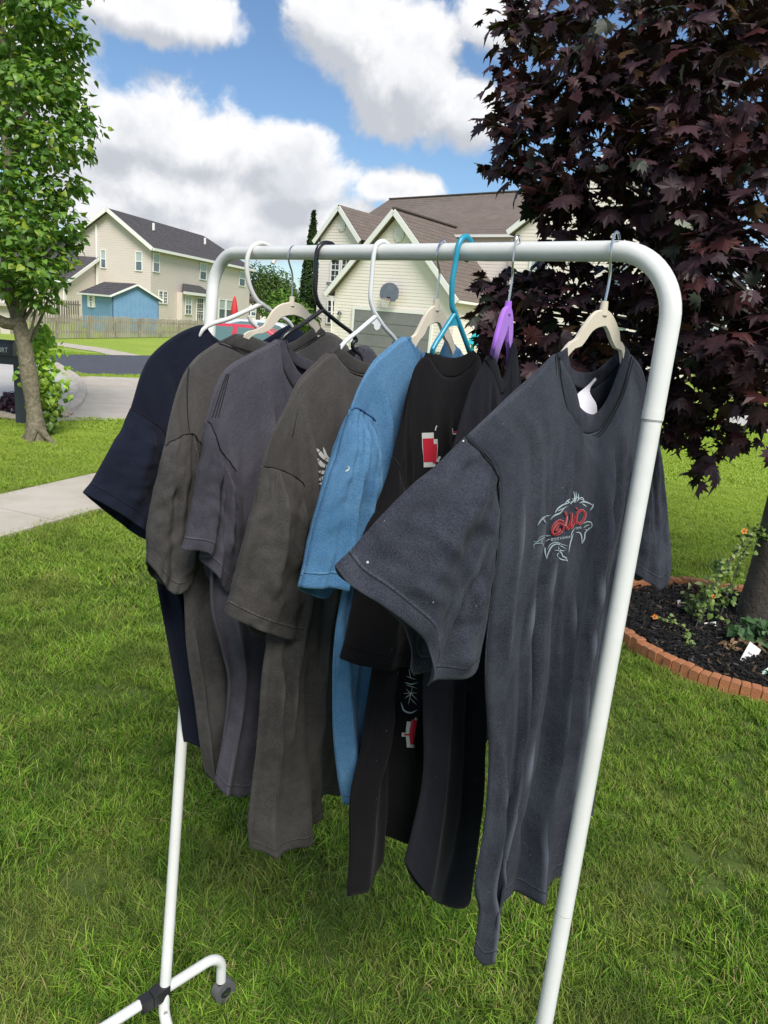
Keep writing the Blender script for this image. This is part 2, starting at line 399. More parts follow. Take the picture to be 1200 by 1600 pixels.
# street seen to the right, beyond the maple
sheet('road_right', [G_(1120, 655), G_(1200, 675), G_(1420, 735), G_(1500, 690), G_(1200, 652), G_(1130, 642)], M_conc2, .01)

# ------------------------------------------------------------------ grass
def rot_to(n):  # not used for every tuft; blades are built directly
    return n
def tuft_mesh(name, nb, rad, hmin, hmax, w, seed, straw=.1, lean=1.0):
    r = np.random.default_rng(seed); V = []; F = []; C = []
    for i in range(nb):
        a = r.random() * 6.283; d = rad * math.sqrt(r.random()); bx, by = d * math.cos(a), d * math.sin(a)
        h = r.uniform(hmin, hmax); b = r.random() * 6.283; ln = r.uniform(.25, 1.25) * h * lean; ww = w * r.uniform(.6, 1.25)
        px, py = math.cos(b), math.sin(b); tw = r.uniform(-.8, .8); qx, qy = -math.sin(b + tw), math.cos(b + tw)
        k = len(V)
        for (t, s) in ((0, 1.), (.4, .95), (.75, .65)):
            cx, cy, cz = bx + px * ln * t * t, by + py * ln * t * t, h * (t - .22 * t * t * lean)
            V += [(cx - qx * ww * s / 2, cy - qy * ww * s / 2, cz), (cx + qx * ww * s / 2, cy + qy * ww * s / 2, cz)]
        V.append((bx + px * ln, by + py * ln, h * .80))
        F += [(k, k + 1, k + 3), (k, k + 3, k + 2), (k + 2, k + 3, k + 5), (k + 2, k + 5, k + 4), (k + 4, k + 5, k + 6)]
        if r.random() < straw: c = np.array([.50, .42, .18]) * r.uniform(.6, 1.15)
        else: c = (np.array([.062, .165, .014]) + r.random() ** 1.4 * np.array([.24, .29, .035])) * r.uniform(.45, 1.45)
        C += [c * .35, c * .35, c * .8, c * .8, c * 1.05, c * 1.05, c * 1.5]  # foot darkened, tip brightened: shade of the gaps put into blade colour
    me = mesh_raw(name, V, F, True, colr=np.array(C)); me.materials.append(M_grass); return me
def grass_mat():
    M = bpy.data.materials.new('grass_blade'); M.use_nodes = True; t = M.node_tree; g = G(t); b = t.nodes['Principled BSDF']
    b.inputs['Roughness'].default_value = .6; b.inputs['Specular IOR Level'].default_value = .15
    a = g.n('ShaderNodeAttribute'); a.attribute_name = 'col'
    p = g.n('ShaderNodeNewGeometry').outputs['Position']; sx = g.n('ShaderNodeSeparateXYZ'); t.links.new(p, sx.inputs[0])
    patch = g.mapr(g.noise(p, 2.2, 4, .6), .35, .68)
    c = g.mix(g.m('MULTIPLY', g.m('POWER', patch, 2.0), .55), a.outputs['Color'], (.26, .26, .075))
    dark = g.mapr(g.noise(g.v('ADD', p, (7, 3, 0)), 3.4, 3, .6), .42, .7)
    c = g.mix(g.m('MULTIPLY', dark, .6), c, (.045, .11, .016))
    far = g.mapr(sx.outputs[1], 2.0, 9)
    c = g.mix(g.m('MULTIPLY', far, .75), c, (.42, .54, .085))  # sunlit brightness of the farther lawn is put into the blade colour
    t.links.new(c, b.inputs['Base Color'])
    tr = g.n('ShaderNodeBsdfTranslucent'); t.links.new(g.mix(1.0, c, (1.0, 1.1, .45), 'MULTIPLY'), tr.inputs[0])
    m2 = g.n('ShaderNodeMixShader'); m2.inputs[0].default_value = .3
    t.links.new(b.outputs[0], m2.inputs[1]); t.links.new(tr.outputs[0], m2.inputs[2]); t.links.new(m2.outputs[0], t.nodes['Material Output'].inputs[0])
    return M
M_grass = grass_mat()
def inside(P, poly):
    x, y = P[:, 0], P[:, 1]; n = len(poly); c = np.zeros(len(P), bool)
    for i in range(n):
        x1, y1 = poly[i][:2]; x2, y2 = poly[(i + 1) % n][:2]
        if y1 == y2: continue
        c ^= ((y1 > y) != (y2 > y)) & (x < (x2 - x1) * (y - y1) / (y2 - y1) + x1)
    return c
BED_C, BED_R = np.array([2.23, 3.98]), .83
def scatter(name, y0, y1, dens, tufts, smin, smax, edge_soft=0):
    hw = lambda y: 0.62 * y + .75
    area = (hw(y0) + hw(y1)) * (y1 - y0); n = int(area * dens * 1.0)
    y = RNG.uniform(y0, y1, n * 2); x = RNG.uniform(-1, 1, n * 2) * hw(y1); k = np.abs(x + .02 * y) < hw(y); P = np.column_stack([x[k], y[k]])[:n]
    bad = np.hypot(*(P - BED_C).T) < BED_R + .02
    for q in PAVED: bad |= inside(P, q)
    P = P[~bad]; n = len(P)
    # natural unevenness
    keep = vnoise(P[:, 0] * 4, P[:, 1] * 4, 3) * .5 + .75 > RNG.random(n); P = P[keep]; n = len(P)
    V = np.column_stack([P, hgt(P[:, 0], P[:, 1])])
    me = bpy.data.meshes.new(name); me.vertices.add(n); me.vertices.foreach_set('co', V.astype(np.float32).ravel())
    sc_ = RNG.uniform(smin, smax, n) * (1 + .30 * vnoise(P[:, 0] * 2.5, P[:, 1] * 2.5, 5))
    for nm, dat in (('sc', sc_), ('rz', RNG.uniform(0, 6.28, n))):
        a = me.attributes.new(nm, 'FLOAT', 'POINT'); a.data.foreach_set('value', dat.astype(np.float32))
    a = me.attributes.new('pick', 'INT', 'POINT'); a.data.foreach_set('value', RNG.integers(0, len(tufts), n).astype(np.int32))
    o = link(name, me, None, M_grass)
    c = bpy.data.collections.new(name + '_source')
    for k2, tm in enumerate(tufts):
        to = bpy.data.objects.new('tuft_%02d' % k2, tm); c.objects.link(to)
    ng = bpy.data.node_groups.new(name, 'GeometryNodeTree'); ng.interface.new_socket('Geometry', in_out='INPUT', socket_type='NodeSocketGeometry')
    ng.interface.new_socket('Geometry', in_out='OUTPUT', socket_type='NodeSocketGeometry')
    N = ng.nodes.new; L = ng.links.new
    gi, go = N('NodeGroupInput'), N('NodeGroupOutput'); ins = N('GeometryNodeInstanceOnPoints'); ci = N('GeometryNodeCollectionInfo')
    ci.inputs[0].default_value = c; ci.inputs['Separate Children'].default_value = True; ci.inputs['Reset Children'].default_value = True
    ins.inputs['Pick Instance'].default_value = True
    def na(nm, ty): q = N('GeometryNodeInputNamedAttribute'); q.data_type = ty; q.inputs[0].default_value = nm; return q.outputs[0]
    cx = N('ShaderNodeCombineXYZ'); L(na('rz', 'FLOAT'), cx.inputs[2])
    mp = N('GeometryNodeMeshToPoints'); L(gi.outputs[0], mp.inputs[0]); L(mp.outputs[0], ins.inputs['Points'])
    L(ci.outputs[0], ins.inputs['Instance']); L(na('pick', 'INT'), ins.inputs['Instance Index']); L(cx.outputs[0], ins.inputs['Rotation']); L(na('sc', 'FLOAT'), ins.inputs['Scale'])
    L(ins.outputs[0], go.inputs[0])
    md = o.modifiers.new('scatter', 'NODES'); md.node_group = ng
    return o
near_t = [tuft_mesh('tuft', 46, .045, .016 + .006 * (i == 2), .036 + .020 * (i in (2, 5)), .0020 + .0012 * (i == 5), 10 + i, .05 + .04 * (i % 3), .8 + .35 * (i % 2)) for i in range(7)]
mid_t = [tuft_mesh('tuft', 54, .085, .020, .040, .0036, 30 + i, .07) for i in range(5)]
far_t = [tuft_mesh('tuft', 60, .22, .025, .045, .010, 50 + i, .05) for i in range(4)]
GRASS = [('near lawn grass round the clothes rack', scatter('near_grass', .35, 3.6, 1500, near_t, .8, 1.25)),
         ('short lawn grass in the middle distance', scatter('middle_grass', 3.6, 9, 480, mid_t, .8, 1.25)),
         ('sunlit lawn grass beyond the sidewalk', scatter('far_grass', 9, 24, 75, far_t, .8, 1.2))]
for lb, o in GRASS: tag(o, lb, 'grass', kind='stuff')

# ------------------------------------------------------------------ houses
M_sid1 = mat('cream_siding', (.84, .76, .70), .6, color2=(.81, .73, .67), vscale=.5, spec=.3)
M_sid2 = mat('beige_siding', (.65, .57, .52), .6, color2=(.62, .545, .495), vscale=.5, spec=.3)
M_trim = mat('white_trim', (.80, .79, .76), .5)
M_glass = mat('window_glass', (.10, .14, .17), .12, spec=.8)
M_blind = mat('window_blind', (.38, .44, .44), .3, spec=.6)
M_dark = mat('dark_interior', (.02, .025, .03), .25, spec=.7)
M_rbrown = roof_mat('brown_shingle', (.172, .138, .118), (.205, .168, .147))
M_rgrey = roof_mat('grey_shingle', (.085, .078, .08), (.11, .10, .105))
M_gdoor = mat('garage_grey', (.19, .185, .19), .55, color2=(.215, .21, .215), vscale=1.5)
M_black = mat('black_metal', (.02, .02, .022), .4)

def siding(parent, fr, poly, m, off=0, pitch=.16, name='wall', backing=True):
    """clapboard wall over a convex outline (x, z): solid backing and one lapped board per course"""
    w = MB()
    if backing: w.prism(fr, poly, off - .14, off)
    o = w.build(name, m, parent)
    b = MB(); zs = [p[1] for p in poly]; z = min(zs)
    def span(zz):
        xs = []
        for i in range(len(poly)):
            (x1, z1), (x2, z2) = poly[i], poly[(i + 1) % len(poly)]
            if (z1 - zz) * (z2 - zz) <= 0 and z1 != z2: xs.append(x1 + (x2 - x1) * (zz - z1) / (z2 - z1))
        return (min(xs), max(xs)) if len(xs) > 1 else None
    while z < max(zs) - .01:
        z2 = min(z + pitch, max(zs) - .005); a = span(z + 1e-4); c = span(z2 - 1e-4)
        if a and c:
            b.add([fr.P(a[0], off + .016, z), fr.P(a[1], off + .016, z), fr.P(c[1], off + .004, z2), fr.P(c[0], off + .004, z2), fr.P(a[0], off + .001, z), fr.P(a[1], off + .001, z)],
                  [(0, 1, 2, 3), (4, 5, 1, 0)])
        z += pitch
    s = b.build('siding_boards', m, o); tag(s, kind='stuff')
    return o
def window(parent, fr, x0, x1, z0, z1, off=.03, muntin=(1, 1), blind=True, name='window', dark=False, fw_=.07):
    f = MB()
    f.box(fr, x0 - fw_, x0, off, off + .06, z0 - fw_, z1 + fw_); f.box(fr, x1, x1 + fw_, off, off + .06, z0 - fw_, z1 + fw_)
    f.box(fr, x0, x1, off, off + .06, z1, z1 + fw_); f.box(fr, x0, x1, off, off + .06, z0 - fw_, z0)
    zm = (z0 + z1) / 2
    f.box(fr, x0, x1, off, off + .045, zm - .03, zm + .03)
    nx, nz = muntin
    for i in range(1, nx): x = x0 + (x1 - x0) * i / nx; f.box(fr, x - .014, x + .014, off + .004, off + .03, z0, z1)
    for i in range(1, nz):
        if abs(i / nz - .5) > .01: z = z0 + (z1 - z0) * i / nz; f.box(fr, x0, x1, off + .004, off + .028, z - .014, z + .014)
    o = f.build(name, M_trim, parent)
    mt = M_dark if dark else M_glass
    MB().box(fr, x0, x1, off - .03, off + .012, zm, z1).build('pane', M_blind if blind else mt, o)
    MB().box(fr, x0, x1, off - .03, off + .010, z0, zm).build('pane', mt, o)
    return o
def roof_slab(parent, P4, m, name='roof', th=.14, trim=True):
    """P4: eave-left, eave-right, ridge-right, ridge-left"""
    P = [np.array(p, float) for p in P4]; mb = MB(); mb.slab(P, th)
    ux = P[1] - P[0]; ux /= np.linalg.norm(ux); n = np.cross(ux, P[-1] - P[0]); uy = np.cross(n / np.linalg.norm(n), ux)
    mb.uv = [(float(np.dot(np.array(v) - P[0], ux)), float(np.dot(np.array(v) - P[0], uy))) for v in mb.v]
    o = mb.build(name, m, parent)
    # lapped shingle courses
    L = float(np.dot(P[-1] - P[0], uy)); nn = n / np.linalg.norm(n)
    if nn[2] < 0: nn = -nn
    q = MB(); k = 0; c = 0.0
    while c < L - .05 and len(P) == 4:
        t0, t1 = c / L, min(1, (c + .28) / L)
        a, b_ = P[0] + (P[3] - P[0]) * t0, P[1] + (P[2] - P[1]) * t0; d, e = P[0] + (P[3] - P[0]) * t1, P[1] + (P[2] - P[1]) * t1
        q.add([a + nn * .016, b_ + nn * .016, e + nn * .006, d + nn * .006, a + nn * .003, b_ + nn * .003], [(0, 1, 2, 3), (4, 5, 1, 0)]); c += .28
    if q.v:
        q.uv = [(float(np.dot(np.array(v) - P[0], ux)), float(np.dot(np.array(v) - P[0], uy))) for v in q.v]
        tag(q.build('shingle_courses', m, o), kind='stuff')
    return o
def bar_part(name, a, b, w, d, m, parent): return MB().bar(a, b, w, d).build(name, m, parent)
def vent(parent, fr, x, z, r, off):
    mb = MB(); c = fr.P(x, off, z); pts = [(x + r * math.cos(R(22.5 + 45 * k)) * .82, z + r * math.sin(R(22.5 + 45 * k))) for k in range(8)]
    mb.prism(fr, pts, off, off + .05); o = mb.build('gable_vent', M_trim, parent)
    s = MB()
    for k in range(6):
        zz = z - r * .62 + k * r * .25; s.box(fr, x - r * .5, x + r * .5, off + .05, off + .075, zz, zz + r * .12)
    tag(s.build('vent_slats', M_trim, o), kind='stuff')

# right house: two-storey with a front garage gable
oR = at(615, 540, 36); a_ = R(35); FR = Fr(oR, (math.cos(a_), -math.sin(a_)), (-math.sin(a_), -math.cos(a_)))
hb = -.35
H = thing('house', FR.P(0, -3, hb), 'cream sided house with brown roof, grey garage door and two white trimmed front gables', 'house')
gar = [(-4.1, hb), (3.35, hb), (3.35, 2.95), (-.42, 6.55), (-4.1, 2.95)]
siding(H, FR, gar, M_sid1)
SFR = Fr(FR.P(3.35, 0, 0), -FR.n, FR.x)    # right side of the garage block
siding(H, SFR, [(0.02, hb), (7, hb), (7, 2.9), (0.02, 2.9)], M_sid1, name='side_wall')
# garage roof
ap_f, ap_b = FR.P(-.42, .38, 6.82), FR.P(-.42, -6.0, 6.82)
lf, lb_ = FR.P(-4.45, .38, 2.72), FR.P(-4.45, -6.0, 2.72); rf, rb = FR.P(3.68, .38, 2.80), FR.P(3.68, -6.0, 2.80)
roof_slab(H, [rf, rb, ap_b, ap_f], M_rbrown); roof_slab(H, [lb_, lf, ap_f, ap_b], M_rbrown)
bar_part('rake_board', ap_f + FR.n * .03 - np.array([0, 0, .12]), lf + FR.n * .03 - np.array([0, 0, .10]), .05, .26, M_trim, H)
bar_part('rake_board', ap_f + FR.n * .03 - np.array([0, 0, .12]), rf + FR.n * .03 - np.array([0, 0, .10]), .05, .26, M_trim, H)
bar_part('ridge_cap', ap_f + np.array([0, 0, .03]), ap_b + np.array([0, 0, .03]), .26, .07, M_rbrown, H)
bar_part('soffit', lf + np.array([.15, .1, -.16]), FR.P(-4.2, -.3, 2.62), .3, .05, M_trim, H)
bar_part('gutter', rf + FR.x * .06 - np.array([0, 0, .08]), rb + FR.x * .06 - np.array([0, 0, .08]), .12, .12, M_trim, H)
vent(H, FR, -.21, 5.70, .37, .03)
# garage door: four sections
dr = MB(); d_ = MB().box(FR, -2.62, 2.12, .0, .05, hb, 2.02).build('garage_door', M_gdoor, H)
for k in range(4):
    z0 = hb + .02 + k * .59; MB().box(FR, -2.60, 2.10, .05, .085, z0, z0 + .565).build('door_section', M_gdoor, d_)
tb = MB(); tb.box(FR, -2.76, -2.62, .03, .1, hb, 2.16); tb.box(FR, 2.12, 2.26, .03, .1, hb, 2.16); tb.box(FR, -2.62, 2.12, .03, .1, 2.02, 2.16); tb.build('door_trim', M_trim, H)
# porch lamp beside the door
lm = MB(); lm.box(FR, -3.62, -3.54, .03, .16, 1.72, 1.80); lm.tube([FR.P(-3.58, .16, 1.86), FR.P(-3.58, .16, 1.66)], [.05, .13], 10); lm.build('wall_lamp', M_black, H)
# left two-storey wing
lw = [(-8.0, hb), (-5.1, hb), (-5.1, 5.95), (-6.56, 7.35), (-8.0, 5.95)]
siding(H, FR, lw, M_sid1, -3.0)
for (p, q) in (((-8.28, 5.72), (-6.55, 7.6)), ((-4.84, 5.78), (-6.55, 7.6))):
    bar_part('rake_board', FR.P(q[0], -2.68, q[1] - .1), FR.P(p[0], -2.68, p[1] - .1), .05, .24, M_trim, H)
roof_slab(H, [FR.P(-4.82, -2.7, 5.8), FR.P(-4.82, -8, 5.8), FR.P(-6.55, -8, 7.64), FR.P(-6.55, -2.7, 7.64)], M_rbrown)
roof_slab(H, [FR.P(-8.3, -8, 5.8), FR.P(-8.3, -2.7, 5.8), FR.P(-6.55, -2.7, 7.64), FR.P(-6.55, -8, 7.64)], M_rbrown)
vent(H, FR, -6.4, 6.55, .30, -2.97)
window(H, FR, -6.98, -6.42, 3.55, 4.75, -2.97, (2, 4), dark=True, blind=False); window(H, FR, -6.2, -5.64, 3.55, 4.75, -2.97, (2, 4), dark=True, blind=False)
MB().box(FR, -7.1, -5.5, -2.97, -2.7, 3.28, 3.46).build('window_box', M_gdoor, H)
window(H, FR, -7.06, -6.3, 1.2, 2.43, -2.97, (3, 4), dark=True, blind=False)
bar_part('downspout', FR.P(-4.18, .12, 2.55), FR.P(-4.02, .08, hb + .1), .07, .07, M_trim, H)
MB().box(FR, -6.1, -4.3, -2.4, -.9, hb, hb + .5).build('front_step', M_conc, H)
# left side of wing
LFR = Fr(FR.P(-8.0, -3.14, 0), FR.n * -1, -FR.x); siding(H, LFR, [(0, hb), (9, hb), (9, 5.95), (0, 5.95)], M_sid1, name='side_wall')
# main body
siding(H, FR, [(-5.1, hb), (4.5, hb), (4.5, 6.5), (-5.1, 6.5)], M_sid1, -5.0)
roof_slab(H, [FR.P(-8.3, -4.7, 6.30), FR.P(8.8, -4.7, 6.42), FR.P(8.8, -9.4, 9.5), FR.P(-8.0, -9.4, 9.12)], M_rbrown)
roof_slab(H, [FR.P(8.8, -14, 6.30), FR.P(-8.3, -14, 6.3), FR.P(-8.0, -9.4, 9.12), FR.P(8.8, -9.4, 9.5)], M_rbrown)
bar_part('ridge_cap', FR.P(-8.0, -9.4, 9.15), FR.P(8.8, -9.4, 9.53), .26, .07, M_rbrown, H)
bar_part('gutter', FR.P(-4.8, -4.62, 6.24), FR.P(4.9, -4.62, 6.32), .13, .13, M_trim, H)
bar_part('downspout', FR.P(3.4, -4.86, 6.2), FR.P(3.4, -4.86, 2.9), .08, .08, M_trim, H)
# right cross gable
rg = [(4.5, hb), (13.5, hb), (13.5, 6.2), (9.0, 9.5), (4.5, 6.2)]
siding(H, FR, rg, M_sid1, -3.0); RFR = Fr(FR.P(4.5, -3.14, 0), FR.n * -1, -FR.x); siding(H, RFR, [(0, hb), (1.9, hb), (1.9, 6.2), (0, 6.2)], M_sid1, name='side_wall')
bar_part('rake_board', FR.P(9.0, -2.7, 9.72), FR.P(4.2, -2.7, 6.18), .05, .26, M_trim, H); bar_part('rake_board', FR.P(9.0, -2.7, 9.72), FR.P(13.8, -2.7, 6.18), .05, .26, M_trim, H)
roof_slab(H, [FR.P(4.2, -9, 6.2), FR.P(4.2, -2.72, 6.2), FR.P(9.0, -2.72, 9.78), FR.P(9.0, -9, 9.78)], M_rbrown)
roof_slab(H, [FR.P(13.8, -2.72, 6.2), FR.P(13.8, -9, 6.2), FR.P(9.0, -9, 9.78), FR.P(9.0, -2.72, 9.78)], M_rbrown)
window(H, FR, 5.55, 6.40, 3.7, 5.3, -2.97); window(H, FR, 9.5, 10.4, 3.7, 5.3, -2.97); window(H, FR, 9.3, 10.6, .6, 2.2, -2.97)
# basketball backboard on the garage wall
BKT = thing('basketball_hoop', FR.P(-.25, .1, 2.6), 'grey fan shaped basketball backboard with rim and net mounted above the garage door', 'basketball hoop')
pts = [(-.80, 2.72), (-.62, 2.56), (.12, 2.52), (.32, 2.72), (.34, 3.0)] + [(-.23 + .57 * math.cos(t), 2.96 + .45 * math.sin(t)) for t in np.linspace(.1, math.pi - .1, 9)] + [(-.80, 3.0)]
MB().prism(FR, pts, .42, .46).build('backboard', mat('backboard_grey', (.17, .19, .24), .35, color2=(.13, .15, .2), vscale=3), BKT)
MB().bar(FR.P(-.23, .02, 3.0), FR.P(-.23, .42, 3.0), .09, .3).build('bracket', M_black, BKT)
rc = FR.P(-.23, .72, 2.62); rim = [rc + FR.x * .23 * math.cos(t) + FR.n * .23 * math.sin(t) for t in np.linspace(0, 6.283, 25)]
MB().tube(rim, .012, 6).build('rim', mat('rim_orange', (.45, .25, .2), .5), BKT)
MB().box(FR, -.33, -.13, .46, .50, 2.56, 2.72).build('rim_plate', M_black, BKT)
nb_ = MB()
for k in range(12):
    t = k * math.pi / 6; t2 = t + .5
    for tt in (t2, t - .5): nb_.tube([rc + FR.x * .23 * math.cos(t) + FR.n * .23 * math.sin(t), rc + FR.x * .13 * math.cos(tt) + FR.n * .13 * math.sin(tt) - np.array([0, 0, .42])], .006, 4)
nb_.build('net', mat('net_string', (.65, .6, .58), .8), BKT)

# left house
oL = at(236, 480, 55); LL = np.array([.2, .98, 0]) / np.linalg.norm([.2, .98]); LG = np.array([.98, -.2, 0]) / np.linalg.norm([.2, .98])
FL = Fr(oL, LL, LG)                 # long wall: x runs away, outwards = right
FG = Fr(oL, LG, -LL)                # gable wall: x runs right (negative to the left)
HL = thing('house', FL.P(9, -3, hb), 'beige two storey house with a long grey roof behind the picket fence', 'house')
LEN = 18.8
siding(HL, FG, [(-6.6, hb), (-.02, hb), (-.02, 5.5), (-3.55, 7.75), (-6.6, 5.75)], M_sid2, pitch=.18)
siding(HL, FL, [(.0, hb), (LEN, hb), (LEN, 5.45), (.0, 5.45)], M_sid2, pitch=.18)
e0, e1 = FL.P(-.45, .38, 5.38), FL.P(LEN + .4, .38, 5.48); r0, r1 = FL.P(-.45, -3.45, 7.98), FL.P(LEN - 3.5, -3.45, 8.0); b0, b1 = FL.P(-.45, -7.1, 5.45), FL.P(LEN + .4, -7.1, 5.45)
roof_slab(HL, [e0, e1, r1, r0], M_rgrey); roof_slab(HL, [b1, b0, r0, r1], M_rgrey); roof_slab(HL, [e1, b1, r1], M_rgrey, 'roof_hip')
bar_part('rake_board', r0 - LL * .05 - np.array([0, 0, .1]), e0 - LL * .05 - np.array([0, 0, .1]), .05, .28, M_trim, HL)
bar_part('rake_board', r0 - LL * .05 - np.array([0, 0, .1]), b0 - LL * .05 - np.array([0, 0, .1]), .05, .28, M_trim, HL)
bar_part('gutter', e0 + LG * .06 - np.array([0, 0, .1]), e1 + LG * .06 - np.array([0, 0, .1]), .14, .2, M_trim, HL)
for t in (3.6, 12.6):
    p = FL.P(t, -1.9, 6.96 + .05); bar_part('roof_vent', p, p + np.array([0, 0, .55]), .16, .16, M_trim, HL)
bar_part('downspout', FG.P(-4.6, .06, 6.8), FG.P(-4.6, .06, hb + .1), .12, .12, M_trim, HL)
for x0, x1 in ((-.32, .62), (7.35, 8.6), (15.6, 17.0)):
    x0 += .55; x1 += .45; window(HL, FL, x0, x1, 3.75, 5.05)
window(HL, FG, -4.22, -3.85, 3.7, 4.95); window(HL, FG, -1.24, -.76, 3.7, 5.0)
window(HL, FL, 1.1, 1.6, 1.45, 2.3, muntin=(2, 4), dark=True, blind=False); window(HL, FL, 1.8, 2.3, 1.45, 2.3, muntin=(2, 4), dark=True, blind=False)
# bay with little grey roof, window and sliding door
MB().box(FL, 3.9, 9.0, .03, .55, hb, 2.42).build('bay_wall', M_sid2, HL)
roof_slab(HL, [FL.P(3.5, .85, 2.45), FL.P(9.3, .85, 2.45), FL.P(7.9, .06, 3.15), FL.P(4.9, .06, 3.15)], M_rgrey, 'bay_roof', .1)
bar_part('bay_fascia', FL.P(3.5, .88, 2.40), FL.P(9.3, .88, 2.40), .06, .22, M_trim, HL)
window(HL, FL, 4.35, 5.35, .75, 2.2, .58, (2, 4)); window(HL, FL, 6.35, 7.5, hb + .3, 2.1, .58, (3, 5), dark=True, blind=False, name='sliding_door'); window(HL, FL, 7.75, 8.75, hb + .3, 2.1, .58, (2, 4), name='sliding_door')
window(HL, FL, 11.8, 13.1, .55, 2.2); window(HL, FL, 13.35, 14.7, .55, 2.2)
# lower garage wing
WG = -3.6
siding(HL, Fr(FG.P(0, -WG, 0), LG, -LL), [(-13, hb), (-4.75, hb), (-4.75, 2.45), (-13, 2.45)], M_sid2, pitch=.18, name='wing_wall')
WF = Fr(FG.P(-4.75, 0, 0), -LL, LG); siding(HL, WF, [(.02, hb), (-WG - .15, hb), (-WG - .15, 2.5), (.02, 4.2)], M_sid2, pitch=.18, name='wing_wall')
roof_slab(HL, [FG.P(-13.3, -WG + .4, 2.38), FG.P(-4.4, -WG + .4, 2.38), FG.P(-4.4, .0, 4.42), FG.P(-13.3, .0, 4.42)], M_rgrey, 'wing_roof')
bar_part('rake_board', FG.P(-4.38, -WG + .4, 2.28), FG.P(-4.38, .05, 4.3), .05, .24, M_trim, HL)
bar_part('gutter', FG.P(-13.3, -WG + .45, 2.3), FG.P(-4.4, -WG + .45, 2.3), .12, .12, M_trim, HL)
bar_part('downspout', FG.P(-4.9, -WG + .1, 2.2), FG.P(-4.9, -WG + .1, hb + .1), .09, .09, M_trim, HL)

# far small house between the trees, and another behind the left house
def small_house(p, w, d, h, rise, wm, rm, label, yaw=0):
    fr = Fr(p, (math.cos(yaw), math.sin(yaw)), (math.sin(yaw), -math.cos(yaw))); o = thing('house', fr.P(0, -d / 2, hb), label, 'house')
    MB().box(fr, -w / 2, w / 2, -d, 0, hb, h).build('wall', wm, o)
    for s in (-1, 1): MB().slab([fr.P(-w / 2 - .3, -d / 2 + (d / 2 + .4), h - .05), fr.P(w / 2 + .3, -d / 2 + (d / 2 + .4), h - .05), fr.P(w / 2 + .3, -d / 2, h + rise), fr.P(-w / 2 - .3, -d / 2, h + rise)] if s > 0 else
                    [fr.P(-w / 2 - .3, -d - .4, h - .05), fr.P(w / 2 + .3, -d - .4, h - .05), fr.P(w / 2 + .3, -d / 2, h + rise), fr.P(-w / 2 - .3, -d / 2, h + rise)]).build('roof', rm, o)
    for s in (-1, 1): MB().prism(Fr(fr.P(s * w / 2, -d / 2, 0), fr.n, fr.x), [(-d / 2, h - .02), (d / 2, h - .02), (0, h + rise - .1)], -.06, .06).build('gable', wm, o)
    return o, fr
hs, fh = small_house(at(404, 495, 95), 9, 7, 2.6, 2.2, M_sid1, M_rbrown, 'small far house with brown roof and white porch rail between the trees', .1)
for k in range(6): MB().box(fh, -3.6 + k * 1.3, -3.45 + k * 1.3, 1.0, 1.15, hb, 2.3).build('porch_post', M_trim, hs)
bar_part('porch_rail', fh.P(-3.6, 1.08, .8), fh.P(3.0, 1.08, .8), .1, .1, M_trim, hs)
window(hs, fh, -1.5, -.4, .7, 1.9, .02); window(hs, fh, .8, 1.9, .7, 1.9, .02)
small_house(at(70, 470, 88), 14, 9, 5.4, 2.6, M_sid2, M_rgrey, 'grey roofed house standing behind the green tree and the beige house', .2)
pv = at(0, 520, 30); fp = Fr(pv, (1, .1), (.1, -1)); po = thing('porch', fp.P(-1, 0, hb), 'beige porch with a square pillar behind the mailbox at the left edge', 'porch')
M_por = mat('beige_porch', (.55, .49, .44), .7)
MB().box(fp, .1, .5, -.2, .2, hb, .9).build('pillar', M_por, po); MB().box(fp, -3.4, -3.0, -.2, .2, hb, .9).build('pillar', M_por, po)
MB().slab([fp.P(-5, .5, .9), fp.P(.75, .5, .9), fp.P(.1, -2, 1.45), fp.P(-5, -2, 1.45)]).build('porch_roof', M_por, po)

# blue shed
sc0 = at(175, 480, 38.5); ya = R(47); SG = Fr(sc0, (math.cos(ya), math.sin(ya)), (math.sin(ya), -math.cos(ya))); SL = Fr(sc0, (math.sin(ya), -math.cos(ya)), (-math.cos(ya), -math.sin(ya)))
M_blue = mat('blue_paint', (.18, .33, .50), .6, color2=(.155, .295, .46), vscale=3); M_blued = mat('blue_paint_wall', (.15, .27, .42), .6, color2=(.13, .24, .38), vscale=3)
S = thing('shed', SG.P(1.3, -1.8, hb), 'light blue garden shed with a white shuttered window behind the fence', 'shed')
def pxz(u, v, fr): return fr.px(u, v)[1]
sw_, sl_ = 2.75, 3.7; eh = 1.66; ah = 2.30
MB().prism(SG, [(0, hb), (sw_, hb), (sw_, eh), (sw_ / 2, ah), (0, eh)], -.06, 0).build('gable_wall', M_blue, S)
MB().box(SL, -sl_, 0, -.08, -.002, hb, eh).build('side_wall', M_blue, S); MB().prism(Fr(SG.P(0, -sl_, 0), SG.x, SG.n), [(0, hb), (sw_, hb), (sw_, eh), (sw_ / 2, ah), (0, eh)], -.06, 0).build('back_wall', M_blue, S)
MB().box(Fr(SG.P(sw_, 0, 0), SL.x, SL.n), -sl_, 0, 0, .06, hb, eh).build('side_wall', M_blue, S)
for k in range(11): MB().box(SG, .08 + k * .25, .10 + k * .25, .0, .012, hb, eh + (.02 if k in (0, 10) else .12)).build('batten', M_blue, S)
q = lambda x, o, z: SG.P(x, o, z)
roof_slab(S, [q(-.2, -sl_ - .15, eh - .06), q(-.2, .18, eh - .06), q(sw_ / 2, .18, ah + .05), q(sw_ / 2, -sl_ - .15, ah + .05)], M_rgrey, th=.07)
roof_slab(S, [q(sw_ + .2, .18, eh - .06), q(sw_ + .2, -sl_ - .15, eh - .06), q(sw_ / 2, -sl_ - .15, ah + .05), q(sw_ / 2, .18, ah + .05)], M_rgrey, th=.07)
